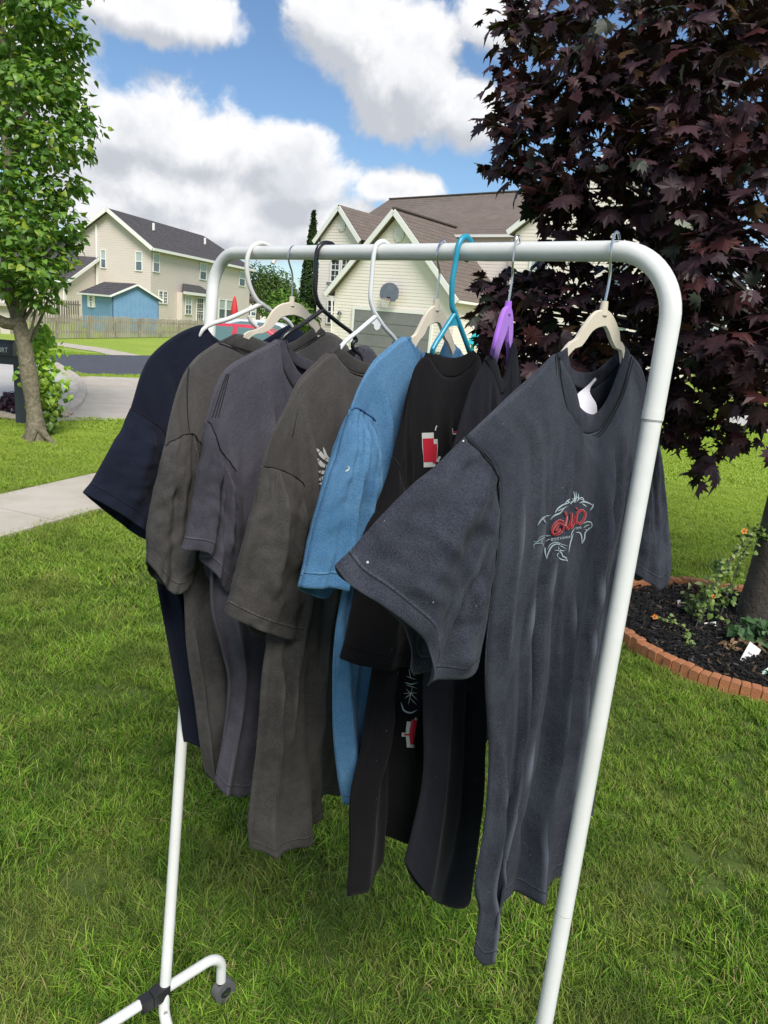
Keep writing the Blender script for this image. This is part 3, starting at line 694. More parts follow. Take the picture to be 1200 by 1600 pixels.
bar_part('rake_board', q(-.2, .2, eh - .10), q(sw_ / 2, .2, ah), .03, .10, M_trim, S); bar_part('rake_board', q(sw_ + .2, .2, eh - .10), q(sw_ / 2, .2, ah), .03, .10, M_trim, S)
bar_part('eave_board', q(-.22, .18, eh - .09), q(-.22, -sl_ - .15, eh - .09), .03, .09, M_trim, S)
wx = SL.px(143.5, 480)[0]; wz0, wz1 = SL.px(143, 479)[1], SL.px(143, 463)[1]
window(S, SL, wx - .17, wx + .17, wz0, wz1, .01, (2, 4), dark=True, blind=False, fw_=.04)
for s in (-1, 1): MB().box(SL, wx + s * .35 - .13, wx + s * .35 + .13, .01, .04, wz0 - .03, wz1 + .05).build('shutter', M_trim, S)

# picket fence and the darker one behind
M_pick = mat('weathered_picket', (.30, .26, .20), .9, color2=(.42, .38, .31), vscale=1.2, detail=8)
M_pickd = mat('dark_picket', (.15, .13, .105), .9, color2=(.2, .17, .14), vscale=1.2)
def fence(p0, p1, ztop, pitch, label, name, m, pw=.085):
    p0, p1 = np.array(p0[:2]), np.array(p1[:2]); d = p1 - p0; L = np.linalg.norm(d); d /= L; fr = Fr(p0, d, (d[1], -d[0]))
    o = thing(name, fr.P(L / 2, 0, hb), label, 'fence'); me = {}
    for k in range(int(L / pitch)):
        x = k * pitch; zt = ztop + random.uniform(-.03, .03); w = pw * random.uniform(.9, 1.1)
        MB().prism(fr, [(x, hb + .04), (x + w, hb + .04), (x + w, zt - .06), (x + w / 2, zt), (x, zt - .06)], 0, .02).build('picket', m, o)
    x = 0
    while x < L: MB().box(fr, x, x + .1, -.12, -.02, hb, ztop - .05).build('post', m, o); x += 2.3
    for z in (hb + .25, ztop - .3): MB().box(fr, 0, L, -.045, -.002, z, z + .09).build('rail', m, o)
    return o
fA, fB = gnd(36, 531), gnd(240, 528); dF = (fB - fA) / np.linalg.norm(fB - fA)
fence(fA, fA + dF * 26, .66, .185, 'weathered grey picket fence in front of the blue shed', 'picket_fence', M_pick, .10)
fence(at(48, 480, 42), at(126, 485, 46), 1.12, .21, 'dark brown picket fence behind the first fence, left of the shed', 'picket_fence', M_pickd, .12)

# closed garden parasol
pb = at(366, 490, 45); P_ = thing('parasol', (pb[0], pb[1], hb), 'closed red garden parasol beside the beige house', 'parasol')
MB().tube([(pb[0], pb[1], hb), (pb[0], pb[1], 2.28)], .03, 8).build('pole', M_trim, P_)
cz = [1.05, 1.2, 1.6, 2.0, 2.2, 2.3]; cr_ = [.17, .24, .19, .12, .06, .01]
MB().tube([(pb[0], pb[1], z) for z in cz], cr_, 10).build('canopy', mat('red_canvas', (.62, .035, .04), .7), P_, True)

# cars
def car(p, yaw, zr, paint, label, L=4.3, Wd=1.75):
    base = float(hgt(p[0], p[1])); Hh = zr - base
    fr = Fr(p, (math.cos(yaw), math.sin(yaw)), (math.sin(yaw), -math.cos(yaw))); o = thing('car', fr.P(0, 0, base), label, 'car')
    lo = [(-.5, .18), (-.5, .48), (-.47, .60), (-.30, .655), (.28, .64), (.44, .56), (.5, .44), (.5, .18)]
    P2 = [(x * L, base + z * Hh) for x, z in lo]
    b = MB().prism(fr, P2, -Wd / 2, Wd / 2).build('body', paint, o, bevel=.06)
    up = [(-.46, .60), (-.37, .86), (-.28, .97), (-.05, 1.0), (.10, .95), (.29, .64)]
    n = len(up); mb = MB(); V = []
    for s in (-1, 1):
        for x, z in up: V.append(fr.P(x * L, s * (Wd / 2 - .02 - .18 * max(0, (z - .6) / .4)), base + z * Hh))
    Fs = [(i, i + 1, n + i + 1, n + i) for i in range(n - 1)] + [(n - 1, 0, n, 2 * n - 1), tuple(range(n)), tuple(range(2 * n - 1, n - 1, -1))]
    mb.add(V, Fs); mb.build('cabin', paint, o, bevel=.05)
    gl = mat('car_glass', (.10, .17, .16), .05, spec=1.0)
    for s in (-1, 1):
        for pts in ([(-.38, .66), (-.33, .86), (-.24, .93), (-.13, .94), (-.14, .66)], [(-.11, .66), (-.10, .94), (.0, .94), (.08, .90), (.22, .67)]):
            V = [fr.P(x * L, s * (Wd / 2 - .005 - .18 * max(0, (z - .6) / .4)), base + z * Hh) for x, z in pts]
            V += [fr.P(x * L, s * (Wd / 2 - .05 - .18 * max(0, (z - .6) / .4)), base + z * Hh) for x, z in pts]; k = len(pts)
            MB().add(V, [tuple(range(k)), tuple(range(2 * k - 1, k - 1, -1))] + [(i, (i + 1) % k, k + (i + 1) % k, k + i) for i in range(k)]).build('side_window', gl, o)
    for x in (-.31, .32):
        for s in (-1, 1):
            c = fr.P(x * L, s * (Wd / 2 - .06), base + .32)
            w = MB().tube([c - fr.n * .1, c + fr.n * .1], .32, 20).build('wheel', M_black, o)
            MB().tube([c + fr.n * s * .1, c + fr.n * s * .115], [.2, .18], 14).build('rim', M_trim, w)
    for s in (-1, 1): MB().box(fr, -.5 * L - .03, -.485 * L + .02, s * .62 - .16, s * .62 + .16, base + .42 * Hh, base + .54 * Hh).build('tail_light', mat('tail_red', (.4, .01, .01), .2), o)
    return o
M_red = mat('red_car_paint', (.50, .03, .06), .25, spec=.7); M_sil = mat('silver_car_paint', (.55, .58, .62), .25, spec=.7)
car(at(402, 512, 20.6), .04, 1.10, M_red, 'red hatchback car parked behind the hanging shirts')
car(at(425, 505, 26), .06, 1.20, M_sil, 'silver car parked behind the red car')

# mailbox
mbx = at(30, 628, 9.0); FM = Fr(mbx, (1, .12), (.12, -1)); gz = float(hgt(*mbx[:2])); M_mb = mat('mailbox_black', (.035, .042, .055), .45, bump=.1, bscale=80)
MX = thing('mailbox', FM.P(0, 0, gz), 'black post mounted mailbox with white lettering, left of the green tree', 'mailbox')
z_t, z_b, z_a = FM.px(15, 531)[1], FM.px(15, 556)[1], FM.px(15, 569)[1]; x_r = FM.px(22, 545)[0]
arch = [(-.085, 0), (.085, 0), (.085, .09)] + [(.085 * math.cos(t), .09 + (z_t - z_b - .09) * math.sin(t)) for t in np.linspace(.2, math.pi - .2, 8)] + [(-.085, .09)]
FMx = Fr(FM.P(x_r, 0, 0), FM.n, FM.x)
MB().prism(FMx, [(a, z_b + z) for a, z in arch], -.50, 0).build('box', M_mb, MX, bevel=.008)
MB().prism(FMx, [(a * 1.06, z_b + z * 1.03 - .003) for a, z in arch], 0, .02).build('door', M_mb, MX)
MB().box(FM, x_r - .6, x_r + .12, -.05, .05, z_a, z_b).build('arm', M_mb, MX)
MB().box(FM, x_r + .0, x_r + .11, -.052, .052, gz, z_a).build('post', M_mb, MX)
tx = bpy.data.curves.new('lettering', 'FONT'); tx.body = 'EK COURT'; tx.size = .085; tx.extrude = .001; tx.align_x = 'RIGHT'
to = bpy.data.objects.new('t', tx); tm = bpy.data.meshes.new_from_object(to); bpy.data.objects.remove(to)
tl = link('lettering', tm, MX, mat('white_lettering', (.7, .7, .7), .6)); pt = FM.P(x_r - .04, .0905, z_b + .045)
tl.matrix_parent_inverse = Matrix.Identity(4); mm = Matrix.Identity(4)
for i, c_ in enumerate((FM.x * .72, np.array([0, 0, 1.]), FM.n)):
    for j in range(3): mm[j][i] = c_[j]
mm.translation = Vector(pt) - Vector(MX.location); tl.matrix_basis = mm

# ------------------------------------------------------------------ foliage helpers
def leaf_shape(kind):
    if kind == 'maple':
        pol = [(0, 0), (.22, -.06), (.30, .06), (.52, .02), (.42, .17), (.66, .34), (.47, .38), (.62, .66), (.38, .55), (.28, .52), (.30, .74), (.15, .70), (.0, 1.0)]
        pts = pol + [(-x, y) for x, y in pol[-2:0:-1]]; V = [(0, .36, .03)] + [(x, y, -.16 * abs(x) ** 1.3 + (-.14 if y > .8 else 0) + .05 * y) for x, y in pts]
        n = len(pts); F = [(0, 1 + i, 1 + (i + 1) % n) for i in range(n)]
        V += [(-.006, 0, 0), (.006, 0, 0), (.004, -.45, .05)]; F.append((n + 1, n + 2, n + 3))
        return np.array(V), np.array(F)
    if kind == 'heart':
        pts = [(0, 0), (.30, -.06), (.47, .18), (.40, .50), (.16, .80), (0, 1.05), (-.16, .80), (-.40, .50), (-.47, .18), (-.30, -.06)]
        V = [(0, .4, .06)] + [(x, y, -.10 * abs(x) - .10 * y * y) for x, y in pts]; n = len(pts)
        return np.array(V), np.array([(0, 1 + i, 1 + (i + 1) % n) for i in range(n)])
    pts = [(0, 0), (.22, .25), (.24, .55), (0, 1), (-.24, .55), (-.22, .25)]
    V = [(x, y, -.08 * y * y) for x, y in pts]
    return np.array(V), np.array([(0, 1, 2), (0, 2, 3), (0, 3, 4), (0, 4, 5)])
def rotmats(nrm, rng, n):
    """frames: z along nrm (noisy), random spin"""
    z = nrm / np.linalg.norm(nrm, axis=1, keepdims=True); a = rng.normal(size=(n, 3)); y = a - z * np.sum(a * z, 1, keepdims=True)
    return z, y
def frames(z, ydir):
    z = z / np.linalg.norm(z, axis=1, keepdims=True); y = ydir - z * np.sum(ydir * z, 1, keepdims=True); y /= np.linalg.norm(y, axis=1, keepdims=True) + 1e-9
    x = np.cross(y, z); return np.stack([x, y, z], 2)
def leaf_cloud(name, kind, P, Z, Yd, S, C, m, parent, as_parts=0, kindtag='stuff', flex=0.0):
    """joined leaves (stuff) and, when as_parts, the nearest ones as single parts"""
    V0, F0 = leaf_shape(kind); M3 = frames(Z, Yd); n = len(P)
    d = np.linalg.norm(P - CC, axis=1); uvd = np.array([proj(p) for p in P]) if as_parts else None
    sel = np.zeros(n, bool)
    if as_parts:
        vis = (uvd[:, 0] > -20) & (uvd[:, 0] < 1220) & (uvd[:, 1] > -20) & (uvd[:, 1] < 1620)
        dd_ = np.where(vis, d / S, 1e9); sel[np.argsort(dd_)[:as_parts]] = True
    k = ~sel; nk = int(k.sum())
    VL = np.repeat(V0[None], nk, 0); k1 = RNG.normal(0, .28, (nk, 1)) - .12; k2 = RNG.normal(0, .35, (nk, 1)); k3 = RNG.normal(0, .3, (nk, 1))
    VL[:, :, 2] += k1 * V0[None, :, 1] ** 2 + k2 * np.abs(V0[None, :, 0]) + k3 * V0[None, :, 0] * V0[None, :, 1]; VL[:, :, 0] *= RNG.uniform(.75, 1.1, (nk, 1))
    V = np.einsum('nij,nvj->nvi', M3[k], VL) * S[k][:, None, None] + P[k][:, None, :]
    if flex:
        V[:, :, 2] += flex * S[k][:, None] * np.sin(V0[None, :, 0] * 3 + RNG.uniform(0, 6, nk)[:, None]) * .5
    Fs = F0[None] + (np.arange(nk) * len(V0))[:, None, None]
    me = mesh_raw(name, V.reshape(-1, 3), Fs.reshape(-1, 3), False, colr=np.repeat(C[k], len(V0), 0)); me.materials.append(m)
    o = link(name, me, parent)
    if kindtag: tag(o, kind=kindtag)
    if as_parts:
        var = []
        for c in range(8):
            cc = C[sel][int(c * (sel.sum() - 1) / 7)]; mv = mesh_raw('leaf', V0 + np.array([0, 0, 1]) * ((.08 * np.sin(V0[:, :1] * 4 + c) * abs(V0[:, :1]) + (c - 3.5) * .09 * V0[:, 1:2] ** 2 + math.sin(c * 2.1) * .3 * abs(V0[:, :1]))), F0, False, colr=np.repeat(cc[None], len(V0), 0)); mv.materials.append(m); var.append(mv)
        off = Matrix.Translation(-Vector(parent.location))
        for j, i in enumerate(np.where(sel)[0]):
            lo = link('leaf', var[j % 8], parent); mt = Matrix.Identity(4)
            for a in range(3):
                for b in range(3): mt[a][b] = M3[i][a, b] * S[i]
            mt.translation = Vector(P[i]); lo.matrix_basis = mt
    return o
def limb(parent, path, r0, r1, m, name='branch', seg=8):
    p = crom(path, n=max(6, len(path) * 4)); r = np.linspace(r0, r1, len(p)); return MB().tube(p, list(r), seg).build(name, m, parent, True)
M_bark = mat('bark', (.10, .088, .05), .95, color2=(.21, .18, .12), vscale=26, bump=1.6, bscale=28, detail=12)
M_barkd = mat('dark_bark', (.055, .045, .038), .95, color2=(.09, .075, .06), vscale=14, bump=1.0, bscale=45)
M_leafg = attr_mat('green_leaf', .42, .45, .30); M_leafp = attr_mat('purple_leaf', .48, .26, .07); M_leaf = attr_mat('plant_leaf', .5, .35, .25); M_leafd = attr_mat('far_leaf', .8, .2, .15)

def crown_leaves(clumps, per_m2, size, rng, shell=.55, droop=.35):
    """clumps: list of (centre, radius). leaf positions on leafy twigs in each clump"""
    P, Z, Yd = [], [], []
    for c, r in clumps:
        n = int(per_m2 * r * r * 12.6); d = rng.normal(size=(n, 3)); d /= np.linalg.norm(d, axis=1, keepdims=True)
        rad = r * (shell + (1 - shell) * rng.random(n) ** .6) * (1 + .22 * rng.normal(size=n) * .6)
        d2 = d.copy(); d2[:, 2] *= .72
        p = np.array(c) + d2 * rad[:, None]
        z = d * .55 + np.array([0, 0, .75]) + rng.normal(size=(n, 3)) * .38
        y = d * .9 + np.array([0, 0, -droop]) + rng.normal(size=(n, 3)) * .5
        P.append(p); Z.append(z); Yd.append(y)
    P, Z, Yd = map(np.vstack, (P, Z, Yd)); S = rng.uniform(size[0], size[1], len(P)); return P, Z, Yd, S

# green tree, left
aT = lambda u, v, D: at(u, v, D * 1.093)
tb_ = gnd(56, 690); TB = np.array([tb_[0], tb_[1], G0]); rg_ = np.random.default_rng(4)
T1 = thing('linden_tree', TB, 'green leafy tree with a slender bare trunk beside the mailbox', 'tree')
tp = [aT(58, 700, 7.45), aT(55, 655, 7.45), aT(46, 590, 7.42), aT(38, 540, 7.4), aT(26, 490, 7.38), aT(12, 440, 7.4), aT(15, 330, 7.5), aT(8, 150, 7.6), aT(0, -80, 7.7)]
pp = crom(tp, n=44); rr = [.155 - .0 * i for i in range(44)]
for i, p in enumerate(pp):
    u, v, _ = proj(p); rr[i] = .090 * (1 - max(0, (600 - v)) / 900) * (1 + .10 * math.sin(i * 1.3) * math.sin(i * .37)) + .045 * max(0, (v - 640) / 50) ** 2
MB().tube(pp, rr, 16).build('trunk', M_bark, T1, True)
for k, a in enumerate((-.35, -1.5, 2.9)):
    b_ = np.array([pp[0][0], pp[0][1], G0]); q0 = b_ + np.array([math.cos(a) * .07, math.sin(a) * .07, .13]); q1 = b_ + np.array([math.cos(a) * (.30 if k == 0 else .22), math.sin(a) * .22, -.02])
    limb(T1, [q0, (q0 + q1) / 2 + np.array([0, 0, -.02]), q1], .045, .02, M_bark, 'root')
limb(T1, [aT(28, 505, 7.38), aT(8, 505, 7.3), aT(-30, 480, 7.2), aT(-80, 400, 7.1)], .07, .03, M_bark)
limb(T1, [aT(30, 500, 7.38), aT(50, 440, 7.3), aT(90, 380, 7.2)], .05, .02, M_bark)
gc = []
for (u, v, D, r) in [(20, 60, 7.4, .42), (75, 30, 7.2, .38), (110, 60, 7.5, .24), (-50, 120, 7.4, .5), (60, 130, 7.1, .36), (105, 160, 7.4, .26), (30, 190, 7.0, .33), (115, 195, 7.3, .28), (80, 225, 7.0, .30),
                     (20, 265, 7.0, .30), (120, 235, 7.6, .20), (60, 300, 7.1, .32), (105, 290, 7.4, .24), (-20, 330, 7.0, .38), (35, 360, 6.9, .32), (90, 345, 7.2, .28), (110, 375, 7.4, .16), (55, 420, 7.0, .30), (92, 400, 7.3, .22), (10, 445, 7.2, .28), (60, 462, 7.2, .22), (-50, 430, 7.3, .35), (85, 440, 7.4, .14),
                     (-90, 220, 7.6, .5), (-120, 20, 7.6, .6), (10, -60, 7.5, .6), (90, -40, 7.6, .42), (60, 90, 8.3, .5), (40, 220, 8.4, .5), (30, 340, 8.4, .5), (-60, 300, 8.6, .6), (-160, 350, 7.8, .5), (100, 110, 7.6, .22), (45, 10, 6.9, .3), (30, 130, 6.8, .25), (0, 400, 6.8, .25), (85, 130, 8.0, .35)]:
    gc.append((aT(u, v, D), r * 1.07))
P, Z, Yd, S_ = crown_leaves(gc, 150, (.055, .092), rg_, .38)
C = np.array([.07, .16, .022]) + rg_.random((len(P), 1)) * np.array([.09, .14, .012]); yl = rg_.random(len(P)) < .12; C[yl] = [.27, .36, .035]
leaf_cloud('crown', 'heart', P, Z, Yd, S_, C, M_leafg, T1, as_parts=250)
for c, r in gc[::2]:
    k = int(np.argmin([np.linalg.norm(p - c) for p in pp])); k = max(8, k - 5); limb(T1, [pp[k], (pp[k] + c) / 2 + np.array([0, 0, -.05]), c], .025, .008, M_bark, seg=5)

# climbing plant beside its trunk
vb = gnd(70, 668); VN = thing('climbing_vine', (vb[0], vb[1], 0), 'bright yellow green vine climbing just right of the tree trunk', 'vine')
vp = crom([aT(72, 668, 7.7), aT(70, 620, 7.7), aT(66, 570, 7.7), aT(62, 520, 7.7), aT(64, 508, 7.7)], n=30)
MB().tube(vp, .012, 6).build('stem', M_bark, VN, True)
n = 620; t = rg_.random(n); idx = (t * 29).astype(int); wd_ = .05 + .10 * np.sin(t * 3.1) ; P = vp[idx] + rg_.normal(size=(n, 3)) * np.column_stack([wd_, wd_ * .7, wd_ * .6]) * .8
Z = rg_.normal(size=(n, 3)) * .5 + np.array([.2, -.8, .5]); Yd = rg_.normal(size=(n, 3)) * .5 + np.array([.3, 0, -.8])
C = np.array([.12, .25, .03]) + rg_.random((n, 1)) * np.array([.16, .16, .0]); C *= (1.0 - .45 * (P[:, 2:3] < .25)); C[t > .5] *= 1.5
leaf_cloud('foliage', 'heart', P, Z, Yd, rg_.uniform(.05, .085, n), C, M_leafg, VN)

# purple leaf perennial and its stones
hp = gnd(18, 652); HE = thing('heuchera_plant', (hp[0], hp[1], 0), 'low purple leaf plant at the foot of the mailbox post', 'plant')
n = 420; d = rg_.normal(size=(n, 3)); d /= np.linalg.norm(d, axis=1)[:, None]; d[:, 2] = abs(d[:, 2]); P = np.array([hp[0] - .05, hp[1] + .35, G0 + .05]) + d * np.array([.38, .3, .25]) * rg_.uniform(.6, 1, (n, 1))
C = np.array([.045, .018, .028]) + rg_.random((n, 1)) * np.array([.05, .02, .03])
leaf_cloud('foliage', 'heart', P, d + rg_.normal(size=(n, 3)) * .3, d + np.array([0, 0, -.3]), rg_.uniform(.06, .10, n), C, M_leaf, HE)
M_stone = mat('edging_stone', (.33, .27, .20), .9, color2=(.45, .38, .29), vscale=9, bump=.6, bscale=40)
stn = [(2, 652, .12), (14, 655, .12), (27, 657, .12), (37, 660, .10), (42, 662, .08), (92, 652, .15), (104, 649, .10), (84, 662, .09)]
STL = ['flat tan stone at the left frame edge under the purple plant', 'wide tan stone lying under the middle of the purple plant', 'long tan stone below the mailbox post and purple plant', 'tan stone just left of the green tree trunk', 'small tan stone half hidden by the green tree trunk',
       'larger tan stone lying right of the vine', 'small tan stone at the concrete edge right of the vine', 'small tan stone at the foot of the vine']
for k, (u, v, w) in enumerate(stn):
    p = gnd(u, v); r = np.random.default_rng(k); me = bpy.data.meshes.new('edging_stone'); bm = bmesh.new(); bmesh.ops.create_icosphere(bm, subdivisions=2, radius=1)
    for q in bm.verts: q.co = Vector((q.co.x * w, q.co.y * w * .7, q.co.z * .05)) * (1 + .12 * math.sin(q.co.x * 5 + k) * math.cos(q.co.y * 4))
    bm.to_mesh(me); bm.free(); o = link('edging_stone', me, None, M_stone); o.location = (p[0], p[1], G0 + .03)
    tag(o, STL[k], 'stone', 'flat tan edging stones near the green tree')

# maple, right
mb_ = gnd(1192, 992); MPL = np.array([2.40, 4.16, G0]); rm = np.random.default_rng(9)
T2 = thing('purple_maple_tree', MPL, 'dark purple leaved maple tree growing from the brick edged flower bed', 'tree')
tpm = [MPL + np.array(q) for q in ((.02, .02, -.02), (.02, .01, .38), (-.01, 0, 1.0), (.01, .02, 1.65), (.07, .12, 2.6), (.12, .2, 3.9), (.12, .3, 4.9))]
pm = crom(tpm, n=40); MB().tube(pm, list(np.r_[np.linspace(.165, .115, 8), np.linspace(.114, .02, 32)]), 18).build('trunk', M_barkd, T2, True)
# crown outline in the photograph as clumps with their own distance
mc = []
def blob(u, v, D, r): mc.append((at(u, v, D), r))
for a in [(800, 20, 3.5, .15), (830, 60, 3.3, .20), (860, 10, 3.4, .22), (812, 120, 3.5, .12), (775, 250, 3.4, .09), (800, 215, 3.3, .11), (830, 160, 3.2, .20), (850, 230, 3.1, .22), (862, 305, 3.2, .10), (880, 300, 3.1, .22),
          (900, 365, 3.2, .17), (770, 190, 3.5, .06), (900, 120, 3.0, .3), (950, 40, 3.1, .3), (970, 200, 2.9, .3), (960, 300, 3.0, .28), (1040, 100, 2.8, .32), (1050, 250, 2.7, .3), (1120, 40, 2.8, .35), (1150, 170, 2.6, .3), (1180, 300, 2.6, .3), (1090, 350, 2.8, .28),
          (800, 455, 3.4, .12), (760, 440, 3.5, .06), (775, 470, 3.4, .07), (770, 505, 3.4, .08), (800, 540, 3.4, .16), (830, 580, 3.5, .14), (850, 480, 3.3, .18), (880, 420, 3.3, .16), (900, 500, 3.2, .2), (890, 570, 3.3, .18), (960, 460, 3.3, .2), (970, 540, 3.3, .22), (1000, 420, 3.1, .22),
          (1080, 440, 2.8, .25), (1150, 420, 2.6, .25), (1100, 520, 2.9, .25), (1180, 520, 2.7, .28), (1080, 600, 3.1, .22), (1140, 600, 3.0, .22), (1050, 660, 3.2, .16), (1090, 680, 3.2, .16), (1110, 715, 3.1, .10), (1085, 745, 3.1, .06), (1150, 680, 3.0, .08), (1000, 610, 3.4, .18), (1025, 640, 3.3, .15), (1240, 610, 2.8, .3), (930, 620, 3.6, .15), (790, 420, 3.6, .04), (770, 540, 3.6, .10), (762, 458, 3.5, .09), (748, 438, 3.55, .05), (762, 505, 3.5, .09), (756, 478, 3.55, .07), (775, 520, 3.4, .10), (760, 560, 3.6, .07), (790, 480, 3.4, .12), (815, 430, 3.5, .08), (800, 500, 3.5, .13), (840, 530, 3.6, .15), (780, 575, 3.7, .08), (820, 600, 3.7, .12), (870, 600, 3.6, .15), (745, 500, 3.6, .05), (930, 560, 3.4, .16), (830, 450, 3.5, .12), (1020, 560, 3.2, .2), (755, 185, 3.55, .045), (780, 268, 3.35, .06)]:
    blob(*a)
for k in range(46):   # the body of the crown behind and beyond the frame
    th = rm.uniform(0, 6.283); z = rm.uniform(1.6, 5.6); rad = 1.75 * math.sin(min(1, (z - .9) / 1.5) * 1.57) * (1 - max(0, z - 3.4) / 4) * rm.uniform(.55, .95)
    c = np.array([2.75 + rad * math.cos(th), 4.5 + rad * math.sin(th), z]); u, v, D = proj(c)
    if u < 850 and D > 0: continue
    mc.append((c, rm.uniform(.3, .45)))
P, Z, Yd, S_ = crown_leaves(mc, 105, (.055, .100), rm, .30, .6)
C = np.array([.026, .013, .016]) + rm.random((len(P), 1)) * np.array([.032, .013, .017]); q = rm.random(len(P)); C[q < .04] = [.075, .042, .018]; C[(q > .06) & (q < .14)] = [.055, .016, .016]; C[(q > .16) & (q < .24)] = [.022, .028, .018]
leaf_cloud('crown', 'maple', P, Z, Yd, S_, C, M_leafp, T2, as_parts=300, flex=.15)
for c, r in mc:
    k = int(np.argmin([np.linalg.norm(p - c) + abs(p[2] - c[2]) * .4 for p in pm])); k = max(12, k - 6)
    md_ = (pm[k] + c) / 2 + np.array([0, 0, .08]); limb(T2, [pm[k], md_, c], .016, .004, M_barkd, seg=5)

# arborvitae and distant greenery
def bush(label, cat, name, c, rad, zc, n, size, colr, seed, trunk=True, m=None, parts_shape='oval', conic=False):
    r = np.random.default_rng(seed); o = thing(name, (c[0], c[1], hb), label, cat)
    if trunk: MB().tube([(c[0], c[1], hb), (c[0], c[1], zc)], [rad[0] * .12, rad[0] * .05], 8).build('trunk', M_bark, o, True)
    d = r.normal(size=(n, 3)); d /= np.linalg.norm(d, axis=1)[:, None]
    if conic:
        t = r.random(n); rr_ = np.sin(np.clip((1 - t) * 1.35 + .02, 0, 1.5)) ** .8; a = r.random(n) * 6.283; w = r.uniform(.75, 1.05, n)
        P = np.column_stack([c[0] + np.cos(a) * rr_ * rad[0] * w, c[1] + np.sin(a) * rr_ * rad[1] * w, hb + .1 + t * rad[2] * 2]); d = np.column_stack([np.cos(a), np.sin(a), .5 * np.ones(n)]); Yd = np.array([0, 0, 1.]) + r.normal(size=(n, 3)) * .25
    else:
        k = 16; cc = r.normal(size=(k, 3)); cc /= np.linalg.norm(cc, axis=1)[:, None]; cc *= r.uniform(.35, .68, (k, 1)); i = r.integers(0, k, n)
        q = cc[i] + d * r.uniform(.3, .42, (n, 1)); P = np.array([c[0], c[1], zc]) + q * np.array(rad); Yd = d + r.normal(size=(n, 3)) * .5
    C = np.array(colr) * r.uniform(.65, 1.35, (n, 1))
    leaf_cloud('crown', 'oval', P, d + np.array([0, 0, .5]) + r.normal(size=(n, 3)) * .4, Yd, r.uniform(*size, n), C, M_leafd, o)
    return o
p = at(482, 480, 46); bush('tall narrow dark green columnar evergreen beside the cream house', 'evergreen', 'arborvitae', p, (.86, .86, 4.0), 2, 9000, (.14, .26), (.035, .07, .018), 1, conic=True)
for (u, v, D, rx, rz, cl, lb) in [(405, 452, 75, 2.6, 2.6, (.035, .07, .02), 'dark green tree behind the small far house'), (428, 450, 60, 2.0, 2.0, (.07, .12, .03), 'pale green airy tree left of the columnar evergreen'),
                              (445, 480, 42, 1.5, 1.3, (.10, .19, .03), 'bright green bush left of the columnar evergreen'), (505, 480, 50, 1.2, 1.5, (.07, .14, .025), 'green bush right behind the columnar evergreen'),
                              (470, 500, 40, 1.3, 1.0, (.09, .16, .03), 'low green shrub at the foot of the columnar evergreen')]:
    p = at(u, v, D); bush(lb, 'tree' if 'tree' in lb else 'shrub', 'tree' if 'tree' in lb else 'shrub', p, (rx, rx, rz), p[2], 2400, (.16, .34), cl, int(u), True)
for (u, D, lb) in [(678, 34.5, 'small yellow green bush at the right foot of the garage door'), (815, 33, 'low green bush in front of the cream house behind the maple')]:
    p = at(u, 552, D); bush(lb, 'shrub', 'shrub', p, (.5, .5, .42), 0.0, 700, (.07, .14), (.16, .24, .04), 33, False)
for k, (x, y, rx, rz) in enumerate([(-75, 140, 16, 9), (-40, 170, 14, 8), (-5, 180, 18, 8), (40, 150, 16, 9), (80, 130, 18, 10)]):
    bush('distant row of mixed green trees number %s' % ['far left', 'left of centre', 'in the centre', 'right of centre', 'far right'][k] if False else
         ['distant green trees on the horizon at far left', 'distant green trees on the horizon behind the beige house', 'distant green trees on the horizon between the two houses', 'distant green trees on the horizon behind the cream house', 'distant green trees on the horizon beyond the maple'][k], 'trees', 'far_trees', (x, y), (rx, 6, rz), rz * .5 - 1.5, 1800, (1.0, 2.2), (.05, .085, .03), 60 + k, False)

# play equipment glimpsed through the maple leaves
pl_ = at(768, 548, 27); FPp = Fr(pl_, (.9, -.4), (-.4, -.9)); PL = thing('play_slide', FPp.P(0, 0, hb), 'teal and blue plastic play set partly hidden behind the maple leaves', 'play set')
M_teal2 = mat('teal_plastic', (.03, .42, .42), .4); M_blu2 = mat('blue_plastic', (.03, .12, .5), .4)
for x in (-.6, .6):
    for y in (-.5, .5): MB().box(FPp, x - .05, x + .05, y - .05, y + .05, hb, 1.3).build('post', M_teal2, PL)
MB().box(FPp, -.62, .62, -.52, .52, .1, .18).build('deck', M_blu2, PL)
MB().slab([FPp.P(-.8, .7, 1.0), FPp.P(.8, .7, 1.0), FPp.P(.8, 0, 1.4), FPp.P(-.8, 0, 1.4)], .04).build('canopy', M_teal2, PL)
MB().slab([FPp.P(-.8, -.7, 1.0), FPp.P(.8, -.7, 1.0), FPp.P(.8, 0, 1.4), FPp.P(-.8, 0, 1.4)], .04).build('canopy', M_teal2, PL)
MB().slab([FPp.P(-.3, .5, .15), FPp.P(.3, .5, .15), FPp.P(.3, 2.2, hb + .12), FPp.P(-.3, 2.2, hb + .12)], .05).build('slide', M_blu2, PL)

